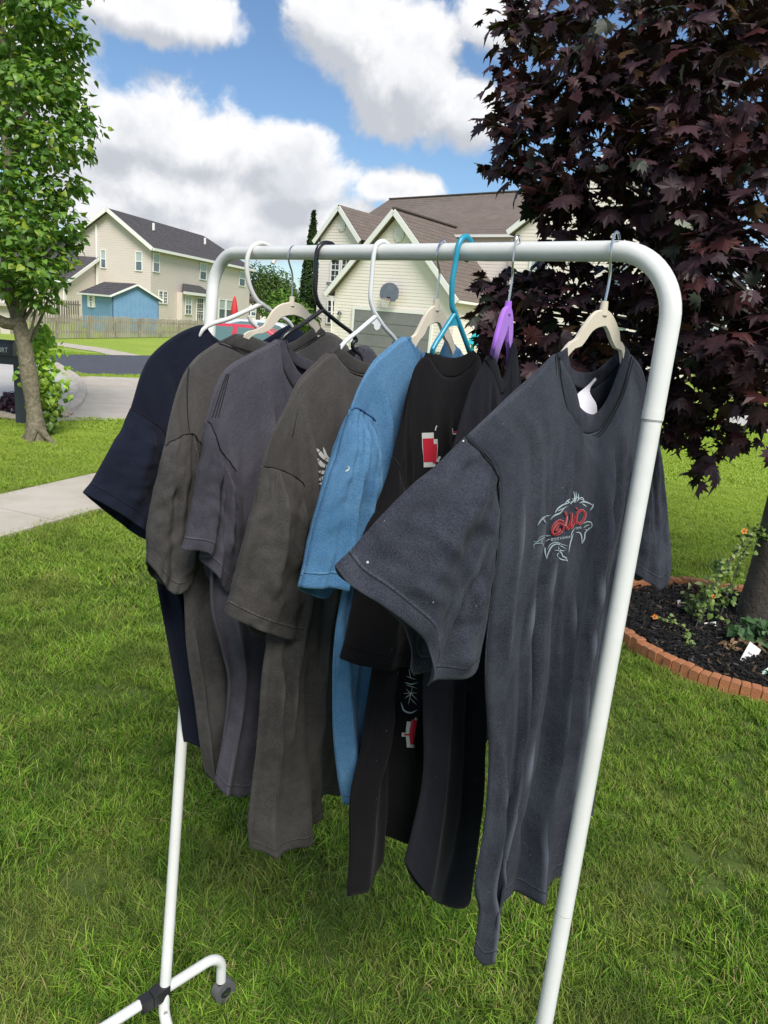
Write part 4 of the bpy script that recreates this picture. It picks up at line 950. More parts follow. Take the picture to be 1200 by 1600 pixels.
# ------------------------------------------------------------------ flower bed round the maple
rb_ = np.random.default_rng(21)
M_clay = mat('terracotta_block', (.40, .155, .055), .85, color2=(.30, .13, .07), vscale=22, bump=.4, bscale=120, detail=8)
M_clay2 = mat('terracotta_block_dark', (.33, .12, .05), .9, color2=(.44, .18, .08), vscale=12, bump=.4, bscale=120, detail=8)
M_mulch = mat('black_mulch', (.010, .009, .009), .9, color2=(.022, .018, .016), vscale=30, bump=1, bscale=60)
BED = thing('flower_bed_edging', (BED_C[0], BED_C[1], G0), 'ring of upright terracotta edging blocks round the mulch bed under the maple', 'edging')
nb = 112
def block_mesh(w, m, seed):
    r = random.Random(seed); h = .092 + r.uniform(-.004, .004); t = .032
    pr = [(-w / 2, 0), (w / 2, 0), (w / 2, h * .95), (w * .38, h * .995), (0, h), (-w * .38, h * .995), (-w / 2, h * .95)]
    me = MB().prism(WORLD, pr, -t, t).build('brick', m); d = me.data; bpy.data.objects.remove(me); return d
bms = [block_mesh(.0445, M_clay if k % 3 else M_clay2, k) for k in range(6)]
for k in range(nb):
    a = 2 * math.pi * k / nb; rr_ = BED_R + .008 * math.sin(5 * a) + rb_.uniform(-.003, .003)
    o = link('brick', bms[rb_.integers(0, 6)], BED); o.matrix_basis = Matrix.Translation((BED_C[0] + math.cos(a) * rr_, BED_C[1] + math.sin(a) * rr_, G0 - .012 + rb_.uniform(-.004, .004))) @ Matrix.Rotation(a + math.pi / 2 + rb_.uniform(-.05, .05), 4, 'Z') @ Matrix.Rotation(rb_.uniform(-.05, .05), 4, 'X')
# mulch: soil mound and bark chips
mv = []; mf = []
rings = 12; seg = 40
for i in range(rings + 1):
    for j in range(seg):
        a = 2 * math.pi * j / seg; r = (BED_R - .02) * i / rings; mv.append((BED_C[0] + r * math.cos(a), BED_C[1] + r * math.sin(a), G0 + .035 + .03 * (1 - (i / rings) ** 2) + .008 * math.sin(j * 3.1 + i * 2)))
for i in range(rings):
    for j in range(seg): mf.append((i * seg + j, i * seg + (j + 1) % seg, (i + 1) * seg + (j + 1) % seg, (i + 1) * seg + j))
tag(link('mulch_bed', mesh_raw('mulch_bed', mv, mf, True), None, M_mulch), 'black bark mulch filling the bed under the maple', 'mulch', kind='stuff')
n = 7000; a = rb_.random(n) * 6.283; r = (BED_R - .035) * np.sqrt(rb_.random(n)); P = np.column_stack([BED_C[0] + r * np.cos(a), BED_C[1] + r * np.sin(a), G0 + .045 + .03 * (1 - (r / BED_R) ** 2) + rb_.uniform(0, .012, n)])
L_ = rb_.uniform(.010, .045, n); wd_ = L_ * rb_.uniform(.14, .4, n); th_ = rb_.uniform(.002, .006, n)
ax = rb_.normal(size=(n, 3)) * np.array([1, 1, .35]); zz = rb_.normal(size=(n, 3)) * .45 + np.array([0, 0, 1]); Mf = frames(zz, ax)
cb = np.array([(x, y, z) for z in (-.5, .5) for (x, y) in ((-.5, -.5), (.5, -.5), (.35, .5), (-.35, .5))])
V = np.einsum('nij,nvj->nvi', Mf, cb[None] * np.stack([wd_, L_, th_], 1)[:, None, :]) + P[:, None]
cf = np.array([(0, 3, 2, 1), (4, 5, 6, 7), (0, 1, 5, 4), (1, 2, 6, 5), (2, 3, 7, 6), (3, 0, 4, 7)])
Cc = np.full((n, 3), .011) * rb_.uniform(.4, 2.2, (n, 1)) * np.array([1.05, 1, 1]); q = rb_.random(n); Cc[q < .05] = [.10, .07, .045]; Cc[(q > .05) & (q < .09)] = [.06, .055, .06]
M_chip = attr_mat('bark_chip', .85, .15)
me = mesh_raw('bark_chips', V.reshape(-1, 3), (cf[None] + (np.arange(n) * 8)[:, None, None]).reshape(-1, 4), False, colr=np.repeat(Cc, 8, 0)); me.materials.append(M_chip)
tag(link('bark_chips', me), 'loose black bark chips covering the bed under the maple', 'mulch', kind='stuff')
zb = .06
def gp(u, v, z=.06): return gnd(u, v, z)
M_stem = mat('plant_stem', (.10, .13, .04), .7); M_cane = mat('dark_cane', (.02, .02, .018), .6)
def plant(name, label, base, stems, leaves, kind, size, c0, c1, seed, spread=.03, cat='plant', lm=None):
    """stems: list of 3-D paths; leaves along them"""
    r = np.random.default_rng(seed); o = thing(name, base, label, cat)
    for s in stems: MB().tube(crom(s, n=10), list(np.linspace(.0035, .0015, 10)), 5).build('stem', M_stem, o, True)
    P = []
    for s in stems: P.append(crom(s, n=40)[r.integers(6, 40, leaves)] + r.normal(size=(leaves, 3)) * spread)
    P = np.vstack(P); n = len(P); C = np.array(c0) + r.random((n, 1)) * (np.array(c1) - np.array(c0))
    Z = r.normal(size=(n, 3)) * .45 + np.array([-.1, -.35, .8]); Yd = r.normal(size=(n, 3)) + np.array([0, -.2, -.2])
    leaf_cloud('foliage', kind, P, Z, Yd, r.uniform(*size, n), C, lm or M_leaf, o)
    return o
def flower(parent, p, r=.014):
    mb = MB(); c = np.array(p, float); nrm = np.array([-.35, -.8, .45]); nrm /= np.linalg.norm(nrm); u = np.cross(nrm, (0, 0, 1)); u /= np.linalg.norm(u); w = np.cross(nrm, u)
    for k in range(5):
        a = k * 1.2566; e = lambda b, q: c + (u * math.cos(a + b) + w * math.sin(a + b)) * r * q + nrm * .002
        mb.add([c, e(-.5, .7), e(-.3, 1.05), e(.3, 1.05), e(.5, .7)], [(0, 1, 2, 3, 4)])
    f = mb.build('flower', mat('orange_petal', (.72, .20, .015), .6), parent); MB().disc(c + nrm * .001, nrm, r * .3, 10, .003).build('flower_eye', M_black, f)
# vine on dark canes up to the trunk
P0 = gp(1085, 985); P1 = gp(1118, 985); top = at(1168, 838, 4.28)
vine_stems = [[P0, P0 * .6 + top * .4 + np.array([-.02, 0, .04]), top], [P1, P1 * .5 + top * .5, top + np.array([.05, .03, .05])], [gp(1095, 975), gp(1095, 975) + np.array([.03, .05, .18]), gp(1120, 930) + np.array([0, .05, .22])],
              [top, top + np.array([.08, .0, .03]), top + np.array([.2, .0, .02])]]
vn = plant('black_eyed_vine', 'yellow green vine with orange flowers climbing dark canes towards the maple trunk', P0, vine_stems, 105, 'heart', (.018, .040), (.08, .16, .03), (.26, .33, .08), 5, .026, 'vine', M_leafg)
for s in vine_stems[:2]: MB().tube(crom(s, n=8), .0045, 6).build('cane', M_cane, vn, True)
flower(vn, at(1163, 830, proj(top)[2] - .05), .018); flower(vn, at(1115, 932, proj(P0)[2] - .02), .012)
sp = gp(1078, 965)
dk = plant('shrubby_seedling', 'small bush with wilted dark brown top beside the far edge of the mulch bed', sp, [[sp, sp + np.array([-.02, .01, .09]), sp + np.array([-.05, .0, .17])], [sp, sp + np.array([.02, 0, .1]), sp + np.array([.03, .0, .19])], [sp, sp + np.array([.05, 0, .07]), sp + np.array([.09, .0, .12])]], 26, 'oval', (.035, .065), (.06, .10, .03), (.17, .22, .09), 6, .022)
r_ = np.random.default_rng(3); n = 60; P = sp + np.array([-.03, 0, .19]) + r_.normal(size=(n, 3)) * np.array([.045, .02, .018]); leaf_cloud('wilted_leaves', 'oval', P, r_.normal(size=(n, 3)) + .3, r_.normal(size=(n, 3)), r_.uniform(.015, .035, n), np.full((n, 3), [.05, .03, .02]), M_leaf, dk)
s1 = gp(1015, 968); s2 = gp(1075, 990)
cr1 = plant('creeping_vine', 'thin trailing vine with pale leaves and an orange flower lying on the mulch', s1, [[s1 + np.array([0, 0, .02]), gp(1040, 975) + np.array([0, 0, .03]), s2 + np.array([0, 0, .02])], [s2 + np.array([0, 0, .02]), gp(1072, 1000) + np.array([0, 0, .02]), gp(1080, 1012) + np.array([0, 0, .015])]], 20, 'heart', (.016, .030), (.10, .18, .04), (.30, .36, .12), 8, .014, 'vine')
flower(cr1, gp(1023, 964, .095), .015)
s3 = gp(1175, 1010)
st_ = plant('leafy_plant', 'low broad leaved green plant at the foot of the maple trunk, right edge', s3, [[s3, s3 + np.array([-.03, -.02, .08]), s3 + np.array([-.12, -.04, .12])], [s3, s3 + np.array([.02, -.02, .1]), s3 + np.array([.02, -.05, .16])], [s3, s3 + np.array([.05, 0, .09]), s3 + np.array([.12, -.02, .14])], [s3, s3 + np.array([-.02, .03, .1]), s3 + np.array([-.04, .05, .17])]], 14, 'heart', (.045, .075), (.05, .11, .04), (.11, .20, .08), 9, .026)
s4 = gp(1165, 1020)
plant('withered_plant', 'withered tan leaves curling beside the white plant tag', s4, [[s4 + np.array([-.10, 0, 0]), s4 + np.array([-.08, 0, .05]), s4 + np.array([-.02, 0, .07])], [s4 + np.array([.02, 0, 0]), s4 + np.array([.04, 0, .04]), s4 + np.array([.09, 0, .03])]], 22, 'oval', (.025, .05), (.16, .10, .06), (.34, .22, .13), 10, .02)
M_tag = mat('white_plastic_tag', (.74, .74, .72), .5)
def ptag(u, v, z, w, h, lean, label, name='plant_tag', txt=None, m=None):
    c = gp(u, v, z); o = thing(name, (c[0], c[1], G0 + .05), label, 'plant tag')
    ca, sa = math.cos(lean), math.sin(lean); xr_ = np.array([ca * .97, .25 * ca, sa]); yu = np.array([-sa, .42, ca]); yu /= np.linalg.norm(yu); nn = np.cross(xr_, yu)
    P = [c - xr_ * w / 2 - yu * h / 2, c + xr_ * w / 2 - yu * h / 2, c + xr_ * w / 2 + yu * h / 2, c - xr_ * w / 2 + yu * h / 2]
    MB().add(P + [p - nn * .0015 for p in P], [(0, 1, 2, 3), (7, 6, 5, 4), (0, 4, 5, 1), (1, 5, 6, 2), (2, 6, 7, 3), (3, 7, 4, 0)]).build('card', m or M_tag, o)
    MB().bar(c - yu * h / 2, c - yu * (h / 2 + .05), .006, .002).build('spike', m or M_tag, o)
    if txt:
        s = MB(); 
        for (x, y, ww, hh) in txt: q = c + xr_ * x * w + yu * y * h + nn * .0008; s.add([q, q + xr_ * ww * w, q + xr_ * ww * w + yu * hh * h, q + yu * hh * h], [(0, 1, 2, 3)])
        s.build('print', M_black, o)
    return o
ptag(1173, 1023, .085, .098, .115, -.55, 'white plant tag with small black print leaning in the mulch, right edge', txt=[(-.26, -.02, .05, .06), (-.19, 0, .04, .07), (-.13, -.02, .06, .06), (-.05, .0, .04, .05), (.0, -.01, .05, .07), (.17, .04, .06, .04), (.20, -.02, .03, .07), (-.1, -.28, .12, .02)])
ptag(1095, 950, .09, .085, .08, -.4, 'white plant tag standing among the vine leaves'); ptag(1110, 978, .065, .08, .045, .1, 'white plant tag lying low under the vine')
tg = ptag(1061, 945, .08, .02, .06, .05, 'small narrow plant tag with an orange flower picture, by the wilted bush'); c = gp(1061, 945, .083); MB().box(Fr((c[0], c[1] - .004), (1, .2), (.2, -1)), -.007, .007, 0, .0012, c[2] - .018, c[2] + .02).build('picture', mat('tag_picture', (.6, .25, .12), .5, color2=(.1, .12, .3), vscale=60), tg)
ptag(1198, 1050, .06, .05, .03, .6, 'pale green plant tag at the right frame edge in the mulch', m=mat('pale_green_tag', (.45, .65, .55), .5))
pc = gp(1038, 1017, .075); ww_ = bpy.data.meshes.new('pebble'); bm = bmesh.new(); bmesh.ops.create_icosphere(bm, subdivisions=2, radius=1)
for q in bm.verts: q.co = Vector((q.co.x * .02, q.co.y * .012, q.co.z * .006))
bm.to_mesh(ww_); bm.free(); o = link('pebble', ww_, None, M_tag); o.location = pc + np.array([0, 0, -.02]); tag(o, 'small white pebble lying on the black mulch', 'pebble')

# ------------------------------------------------------------------ clothes rack
M_white = mat('white_enamel', (.72, .72, .70), .30, spec=.5, color2=(.65, .65, .62), vscale=9, bump=.05, bscale=40, detail=10)
M_scuff = mat('scuffed_joint', (.33, .32, .30), .6)
BD = np.array([-.719, .695, 0]); B0 = np.array([.293, .964, 1.615])
cR, cL = B0 + BD * -.0556, B0 + BD * .997
RFt, LFt = at(850, 1600, 1.08), gnd(254, 1600, .085)
dR = (RFt - cR) / np.linalg.norm(RFt - cR); dL = (LFt - cL) / np.linalg.norm(LFt - cL)
tR = (cR[2] - .085 - G0) / -dR[2]; RB = cR + dR * tR; LB = LFt + dL * 0.0
RK = thing('clothes_rack', (0, 1.0, 0), 'white tubular clothes rack on castors standing on the grass and holding the shirts', 'clothes rack')
def corner(c, d1, d2, r, n=12):
    """bend between incoming direction -d1 and outgoing d2 around corner c (points r away)"""
    a, b = c + d1 * r, c + d2 * r; return [(1 - t) ** 2 * a + 2 * t * (1 - t) * c + t * t * b for t in np.linspace(0, 1, n)]
def bend(c, d1, d2, r, n=14):
    a, b = c + d1 * r, c + d2 * r; k = .5523 * 1.0; p1, p2 = a + (c - a) * k, b + (c - b) * k
    return [(1-t)**3*a + 3*(1-t)**2*t*p1 + 3*(1-t)*t*t*p2 + t**3*b for t in np.linspace(0, 1, n)]
bnd = .085
jR = cR + dR * .205; jL = cL + dL * .235
path = [jL] + bend(cL, dL, -BD, bnd) + bend(cR, BD, dR, bnd) + [jR]
MB().tube(path, .0132, 24).build('top_rail', M_white, RK, True)
MB().tube([jR, jR - dR * .012], [.0136, .0136], 24).build('collar', M_white, RK, True)
jR2 = cR + dR * ((cR[2] - .69) / -dR[2])
for a, b in ((jR, jR2), (jR2 + dR * .0015, RB)): MB().tube([a, a + (b - a) * .5, b], .0125, 24).build('post', M_white, RK, True)
MB().tube([jR2 - dR * .002, jR2 + dR * .0035], .0119, 20).build('joint', M_scuff, RK)
MB().tube([jR - dR * .001, jR + dR * .002], .0133, 20).build('joint', M_scuff, RK)
low = [jL, (jL + LB) / 2, LB - dL * .06] + bend(LB + np.array([0, 0, -.0]), -dL, np.array([.72, -.69, -.02]) / 1.0, .05)[2:] + [np.array([RB[0] * .5 + LB[0] * .5, (RB[1] + LB[1]) / 2, G0 + .05])] 
MB().tube(low[:3] + low[3:], .0122, 20).build('post', M_white, RK, True)
eR = RB + np.array([0, 0, -.05]); MB().tube([low[-1], RB + np.array([-.06, .06, -.045]), RB + np.array([-.015, .015, -.035]), RB, RB - dR * .05], .0112, 16).build('base_rail', M_white, RK, True)
jl2 = LB - dL * .055; MB().tube([jl2, jl2 + dL * .0025], .0125, 18).build('joint', M_scuff, RK)
PP = np.array([-.695, -.719, 0])
def foot(mid, name_shift=0):
    far = mid - PP * .165; near = mid + PP * .33
    dn_ = np.array([.0, 0, -1.]); ax = (far - near) / np.linalg.norm(far - near)
    cf_, cn_ = far + dn_ * .085, near + dn_ * .085
    p = [cn_] + bend(near, dn_, ax, .04) + bend(far, -ax, dn_, .045) + [cf_]
    MB().tube(p, .0118, 18).build('foot_bar', M_white, RK, True)
    for c in (cf_, cn_):
        MB().tube([c, c + dn_ * .012], .0085, 12).build('castor_stem', M_dark, RK)
        z0 = G0 + .040; w = np.array([c[0], c[1], z0]) + ax * .008; sd_ = np.cross(ax, (0, 0, 1)); sd_ /= np.linalg.norm(sd_)
        k = MB(); k.tube([w - sd_ * .012, w + sd_ * .012], .028, 24); k.build('castor', mat('castor_grey', (.10, .10, .10), .55), RK)
        h = MB(); h.tube([w + sd_ * .0115, w + sd_ * .0135], [.015, .013], 16); h.bar(c + dn_ * .01, w + np.array([0, 0, .012]) , .018, .014); h.build('castor_fork', M_dark, RK)
    return ax
mL = gnd(247, 1552, .158); ax = foot(mL)
mR = np.array([RB[0] - .01, RB[1] + .01, mL[2]]); foot(mR)
# black clamps
for c in (mL, mR):
    s_ = np.cross(ax, (0, 0, 1)); s_ /= np.linalg.norm(s_); f = Fr(c, ax, s_)
    MB().box(f, -.044, -.014, -.012, .015, c[2] - .018, c[2] + .012).box(f, -.018, .022, -.010, .017, c[2] - .015, c[2] + .018).build('clamp', M_black, RK, bevel=.002)
MB().tube([jl2 + dL * .018 + np.array([.006, -.009, 0]), jl2 + dL * .018 + np.array([.009, -.0135, 0])], .0045, 12).build('screw', M_scuff, RK)
for q, w in ((at(333, 422, 1.49), .0028),): pass

# ------------------------------------------------------------------ hangers and shirts
def hook_point(u):
    lo, hi = -.3, 1.3
    for _ in range(50):
        m = (lo + hi) / 2
        if proj(B0 + BD * m)[0] > u: lo = m
        else: hi = m
    return B0 + BD * lo
class Plane:
    def __init__(s, hu, yaw=0):
        a = R(yaw); s.h = hook_point(hu); s.q = np.array([PP[0] * math.cos(a) - PP[1] * math.sin(a), PP[0] * math.sin(a) + PP[1] * math.cos(a), 0]); s.q /= np.linalg.norm(s.q)
        s.n = np.array([-s.q[1], s.q[0], 0])
        if np.dot(s.n, CC - s.h) < 0: s.n = -s.n
    def __call__(s, p):
        """(u, v[, off]) photograph position or (a, z[, off]) metres in the hanger's own plane"""
        off = p[2] if len(p) > 2 else 0.0
        if abs(p[1]) > 5: return pln(p[0], p[1], s.h + s.n * off, s.n)
        return s.h + s.q * p[0] + np.array([0, 0, p[1]]) + s.n * off
    def C(s, pts): return [s(p) for p in pts]

M_wire = mat('chrome_wire', (.55, .56, .58), .22, metal=1); M_cream = mat('cream_velvet', (.60, .53, .42), .9, sheen=.3); M_purp = mat('purple_velvet', (.36, .13, .66), .85, sheen=.3)
M_teal = mat('teal_plastic_hanger', (.02, .27, .40), .3); M_wpl = mat('white_plastic', (.72, .73, .74), .3); M_wpl2 = mat('ivory_plastic', (.66, .65, .62), .3); M_bpl = mat('black_plastic', (.012, .012, .014), .25)
def velvet(pl, hookpx, left, right, m, label, mirror_tail=True):
    """flocked hanger: wire hook + flat arched body traced from both visible sides, its tails running on inside the shirt.
    left/right: lists of (outer point, inner point) from the nub outwards"""
    o = thing('hanger', pl.h, label, 'hanger', 'hangers on the clothes rack')
    hp_ = crom(pl.C(hookpx), n=44); MB().tube(hp_, .0017, 8).build('hook', M_wire, o, True)
    rib = [(a, b) for a, b in reversed(left)] + [(a, b) for a, b in right]
    O = crom([pl(a) for a, b in rib], n=64); I = crom([pl(b) for a, b in rib], n=64); t = .0034
    V = []
    for i in range(64):
        w = (O[i] - I[i]) * .07
        V += [O[i] - w + pl.n * t, O[i] - w * .0, O[i] - w - pl.n * t, I[i] + w - pl.n * t, I[i] + w * 0, I[i] + w + pl.n * t]
    F = [(i * 6 + k, i * 6 + (k + 1) % 6, (i + 1) * 6 + (k + 1) % 6, (i + 1) * 6 + k) for i in range(63) for k in range(6)] + [tuple(range(5, -1, -1)), tuple(63 * 6 + k for k in range(6))]
    MB().add(V, F).build('body', m, o, True)
    nub = hp_[-1]; MB().tube([nub + np.array([0, 0, .006]), nub - np.array([0, 0, .012])], [.0045, .006], 12).build('nub', m, o, True)
    return o
def plastic(pl, hookpx, arms, m, label, web=None, extra=None, r=.0038, group='hangers on the clothes rack'):
    o = thing('hanger', pl.h, label, 'hanger', group)
    MB().tube(crom(pl.C(hookpx), n=60), r * 1.05, 12).build('hook', m, o, True)
    for a in arms: MB().tube(crom(pl.C(a), n=20), r, 12).build('arm', m, o, True)
    if web: MB().prism_pts(pl.C(web), pl.n * .0015).build('web', m, o)
    if extra: MB().tube(crom(pl.C(extra), n=20), r * .9, 10).build('hook_stub', m, o, True)
    return o
def prism_pts(s, P, t):
    P = [np.array(p) for p in P]; n = len(P); V = [p + t for p in P] + [p - t for p in P]
    return s.add(V, [tuple(range(n)), tuple(range(2 * n - 1, n - 1, -1))] + [(i, (i + 1) % n, n + (i + 1) % n, n + i) for i in range(n)])
MB.prism_pts = prism_pts

def coons(T, B, Lf, Rt, n, m):
    T, B, Lf, Rt = crom(T, n), crom(B, n), crom(Lf, m), crom(Rt, m)
    s = np.linspace(0, 1, n)[None, :, None]; t = np.linspace(0, 1, m)[:, None, None]
    return (1 - t) * T[None] + t * B[None] + (1 - s) * Lf[:, None] + s * Rt[:, None] - ((1 - s) * (1 - t) * T[0] + s * (1 - t) * T[-1] + (1 - s) * t * B[0] + s * t * B[-1])
def panel(pl, top, bot, left, right, n=60, m=110, bulge=0.0, folds=(), wr=.004, seed=0, side=1, sag=0.0, hemflare=0.0):
    """one sheet of cloth. bulge pushes the middle along the shirt normal; folds: (s0,t0,s1,t1,width,amp)"""
    T, B = pl.C(top), pl.C(bot); Lc, Rc = [T[0]] + pl.C(left) + [B[0]], [T[-1]] + pl.C(right) + [B[-1]]
    S = coons(T, B, Lc, Rc, n, m); s = np.linspace(0, 1, n)[None, :]; t = np.linspace(0, 1, m)[:, None]
    env = np.sin(np.pi * s) ** .55; off = bulge * env * (np.minimum(1, t * 4 + .12)) + hemflare * env * t ** 3
    ridge = np.zeros((m, n))
    for (s0, t0, s1, t1, w, a) in folds:
        q = np.clip((t - t0) / max(1e-6, t1 - t0), 0, 1); c = s0 + (s1 - s0) * q + .012 * np.sin(t * 9 + s0 * 20)
        e = np.clip((t - t0) / .10, 0, 1) * np.clip((t1 - t) / .10 + (1 if t1 >= .99 else 0), 0, 1)
        wd = w * (.55 + .75 * q); x = (s - c) / wd; k = np.exp(-np.abs(x) ** 1.35) - .35 * np.exp(-((x - 1.8) ** 2)) - .35 * np.exp(-((x + 1.8) ** 2))
        off = off + 1.35 * a * e * k
        if a > 0 and w < .035: ridge = np.maximum(ridge, e * (.72 + .28 * vnoise(s * 40, t * 18, 5)) * np.exp(-(x * 3.2) ** 2))
    edge = np.minimum(1, np.minimum(s, 1 - s) * 9)
    wn = vnoise(s * 7 + seed, t * 2.6 + s * 2, seed) * .55 + vnoise(s * 13 + t * 6, t * 9 - s * 5, seed + 1) * .24 + vnoise(s * 4 - t * 5, t * 14 + s * 8, seed + 2) * .22 + vnoise(s * 30 + t * 10, t * 22, seed + 4) * .08
    off = off + wr * wn * edge * 1.35
    S = S + (pl.n * side)[None, None] * off[:, :, None]
    # sideways ease so the edges are not ruled straight
    S = S + (pl.q)[None, None] * (.0025 * vnoise(t * 8 + 2, t * 0 + 3, 7) * (np.abs(s - .5) * 2) ** 2)[:, :, None]
    wid = np.linalg.norm(np.diff(S[m // 2], axis=0), axis=1).sum(); ln = np.linalg.norm(np.diff(S[:, n // 2], axis=0), axis=1).sum()
    uv = np.stack([np.broadcast_to(s * wid + seed * .37, (m, n)), np.broadcast_to((1 - t) * ln, (m, n))], -1)
    return S, uv.reshape(-1, 2), ridge
def sheet_obj(name, grids, m, parent, thick=.0016):
    V, F, UV, Rg = [], [], [], []; b = 0
    for (S, uv, rg_), flip in grids:
        mm, nn, _ = S.shape; I = np.arange(mm * nn).reshape(mm, nn) + b
        f = np.stack([I[:-1, :-1], I[1:, :-1], I[1:, 1:], I[:-1, 1:]], -1).reshape(-1, 4)
        if flip: f = f[:, ::-1]
        V.append(S.reshape(-1, 3)); F.append(f); UV.append(uv); Rg.append(rg_.ravel()); b += mm * nn
    me = mesh_raw(name, np.vstack(V), np.vstack(F), True, uv=np.vstack(UV), ridge=np.concatenate(Rg)); o = link(name, me, parent, m)
    md = o.modifiers.new('thickness', 'SOLIDIFY'); md.thickness = thick; md.offset = -1
    return o
def strip(name, C1, C2, m, parent, lift, n=60, th=.0018, smooth_pts=True, puff=.0015):
    """band of cloth between two curves (collar rib)"""
    A, B = crom(C1, n), crom(C2, n); k = 7; t = np.linspace(0, 1, k)[None, :, None]; S = A[:, None] * (1 - t) + B[:, None] * t
    S = S + lift * (1 + puff * 600 * np.sin(np.pi * t)) ; uv = np.stack([np.broadcast_to(np.linspace(0, .5, n)[:, None], (n, k)), np.broadcast_to(.06 + np.linspace(0, .03, k)[None], (n, k))], -1).reshape(-1, 2)
    return sheet_obj(name, [((S.transpose(1, 0, 2), uv.reshape(n, k, 2).transpose(1, 0, 2).reshape(-1, 2), np.zeros((k, n))), True)], m, parent, th)
def cord(name, pts, m, parent, r=.0010, n=50):
    return MB().tube(crom(pts, n), r, 5).build(name, m, parent, True)
def bvh_of(*grids):
    V, F = [], []; b = 0
    for S, _, _ in grids:
        mm, nn, _ = S.shape; I = np.arange(mm * nn).reshape(mm, nn) + b
        F += [tuple(int(x) for x in f) for f in np.stack([I[:-1, :-1], I[1:, :-1], I[1:, 1:], I[:-1, 1:]], -1).reshape(-1, 4)]; V += [Vector(p) for p in S.reshape(-1, 3)]; b += mm * nn
    return BVHTree.FromPolygons(V, F)
def cast(bv, u, v, lift):
    d = Vector(ray(u, v)).normalized(); h = bv.ray_cast(Vector(CC), d)
    if h[0] is None: return None
    return np.array(h[0] - d * lift)
def ink(name, bv, strokes, m, parent, lift=.0012, taper=True, org=(0, 0), k=1.0):
    """screen print: ribbons laid on the cloth. strokes: (points px, width px)"""
    mb = MB(); s_ = org
    for pts, w in strokes:
        P = np.array([(org[0] + x / k, org[1] + y / k) for x, y in pts], float); n = max(8, int(np.sum(np.linalg.norm(np.diff(P, axis=0), axis=1)) / 1.3))
        C_ = crom(np.column_stack([P, np.zeros(len(P))]), n)[:, :2]; rows = []
        for i in range(n):
            t = C_[min(i + 1, n - 1)] - C_[max(i - 1, 0)]; t /= np.linalg.norm(t) + 1e-9; nn = np.array([-t[1], t[0]]); ww = w / 2 / k * ((math.sin(math.pi * (i / (n - 1)) ** .8) * .9 + .15) if taper else 1)
            cols_ = 2 if ww < 2.5 else 6
            rows.append([cast(bv, *(C_[i] + nn * ww * q), lift) for q in np.linspace(-1, 1, cols_)])
        L0 = max(len(r) for r in rows)
        for i in range(n - 1):
            a, b = rows[i], rows[i + 1]
            if len(a) != len(b): continue
            for j in range(len(a) - 1):
                qd = [a[j], a[j + 1], b[j + 1], b[j]]
                if all(x is not None for x in qd) and max(np.linalg.norm(qd[0] - qd[2]), np.linalg.norm(qd[1] - qd[3])) < .03: mb.add(qd, [(0, 1, 2, 3)])
    return mb.build(name, m, parent) if mb.f else None

def shirt(label, hu, yaw, m, front, back, sleeves, seam_m, group=None, n=60, mres=120):
    pl = Plane(hu, yaw); o = thing('t_shirt', pl.h + np.array([0, 0, -.15]), label, 't-shirt', 't-shirts hanging on the clothes rack')
    fr_ = panel(pl, n=n, m=mres, **front); bd = dict(front); bd.update(back); bk = panel(pl, n=n, m=mres, **bd)
    sheet_obj('body', [(fr_, False), (bk, True)], m, o)
    sl = []
    for s in sleeves:
        s = dict(s); b2 = s.pop('back', {}); f = panel(pl, n=36, m=56, **s); bb = dict(s); bb.update(b2); bb.setdefault('side', 1)
        k = panel(pl, n=36, m=56, **bb); sheet_obj('sleeve', [(f, False), (k, True)], m, o); sl.append(f)
        cord('seam', [p + pl.n * .0012 for p in f[0][0]][1:-1], seam_m, o, .0011)
    return pl, o, fr_, bk, sl

# hangers, in order along the rail (far to near)
HP = {k: Plane(u, y) for k, u, y in ((1, 402, 0), (2, 462, 0), (3, 508, 0), (4, 597, 0), (5, 697, 0), (6, 728, 0), (7, 815, 14), (8, 972, -12))}
plastic(HP[1], [(426, 412), (430, 400), (423, 387), (408, 380), (394, 386), (387, 402), (386, 424), (390, 446), (398, 464), (408, 476)],
        [[(410, 474), (360, 497), (320, 512), (.14, -.20, -.012), (.17, -.235, -.012)], [(402, 470), (430, 490), (455, 508), (-.12, -.19, -.012), (-.16, -.235, -.012)], [(.17, -.235, -.012), (0, -.24, -.012), (-.16, -.235, -.012)]],
        M_wpl2, 'ivory plastic hanger with a wide looped hook, farthest left on the rail', extra=[(389, 494), (392, 502), (402, 512)], r=.0047)
velvet(HP[2], [(464, 391), (463, 387), (457, 385), (452, 393), (451, 407), (457, 431), (456, 468)],
       [((452, 472), (455, 493)), ((438, 475), (443, 495)), ((426, 484), (436, 499)), ((418, 497), (428, 509)), ((412, 508), (421, 516)), ((398, 515), (409, 521)), ((382, 521), (392, 526)), ((.15, -.215, -.012), (.15, -.23, -.012))],
       [((460, 472), (462, 494)), ((472, 477), (472, 498)), ((480, 485), (479, 504)), ((489, 497), (484, 511)), ((498, 508), (490, 517)), ((-.12, -.215, -.012), (-.12, -.23, -.012))],
       M_cream, 'cream flocked hanger with a wire hook, second from the left on the rail')
plastic(HP[3], [(521, 410), (525, 396), (521, 384), (514, 380), (504, 381), (496, 391), (493, 420), (492, 452), (496, 471), (504, 484)],
        [[(504, 484), (475, 505), (444, 526), (.11, -.205, -.012), (.14, -.245, -.012)], [(504, 484), (528, 504), (550, 521), (557, 532)], [(557, 532), (551, 536), (552, 545), (563, 557), (-.14, -.245, -.012)], [(.13, -.245, -.012), (0, -.25, -.012), (-.14, -.245, -.012)]],
        M_bpl, 'glossy black plastic tube hanger with a notched arm end', r=.0042)
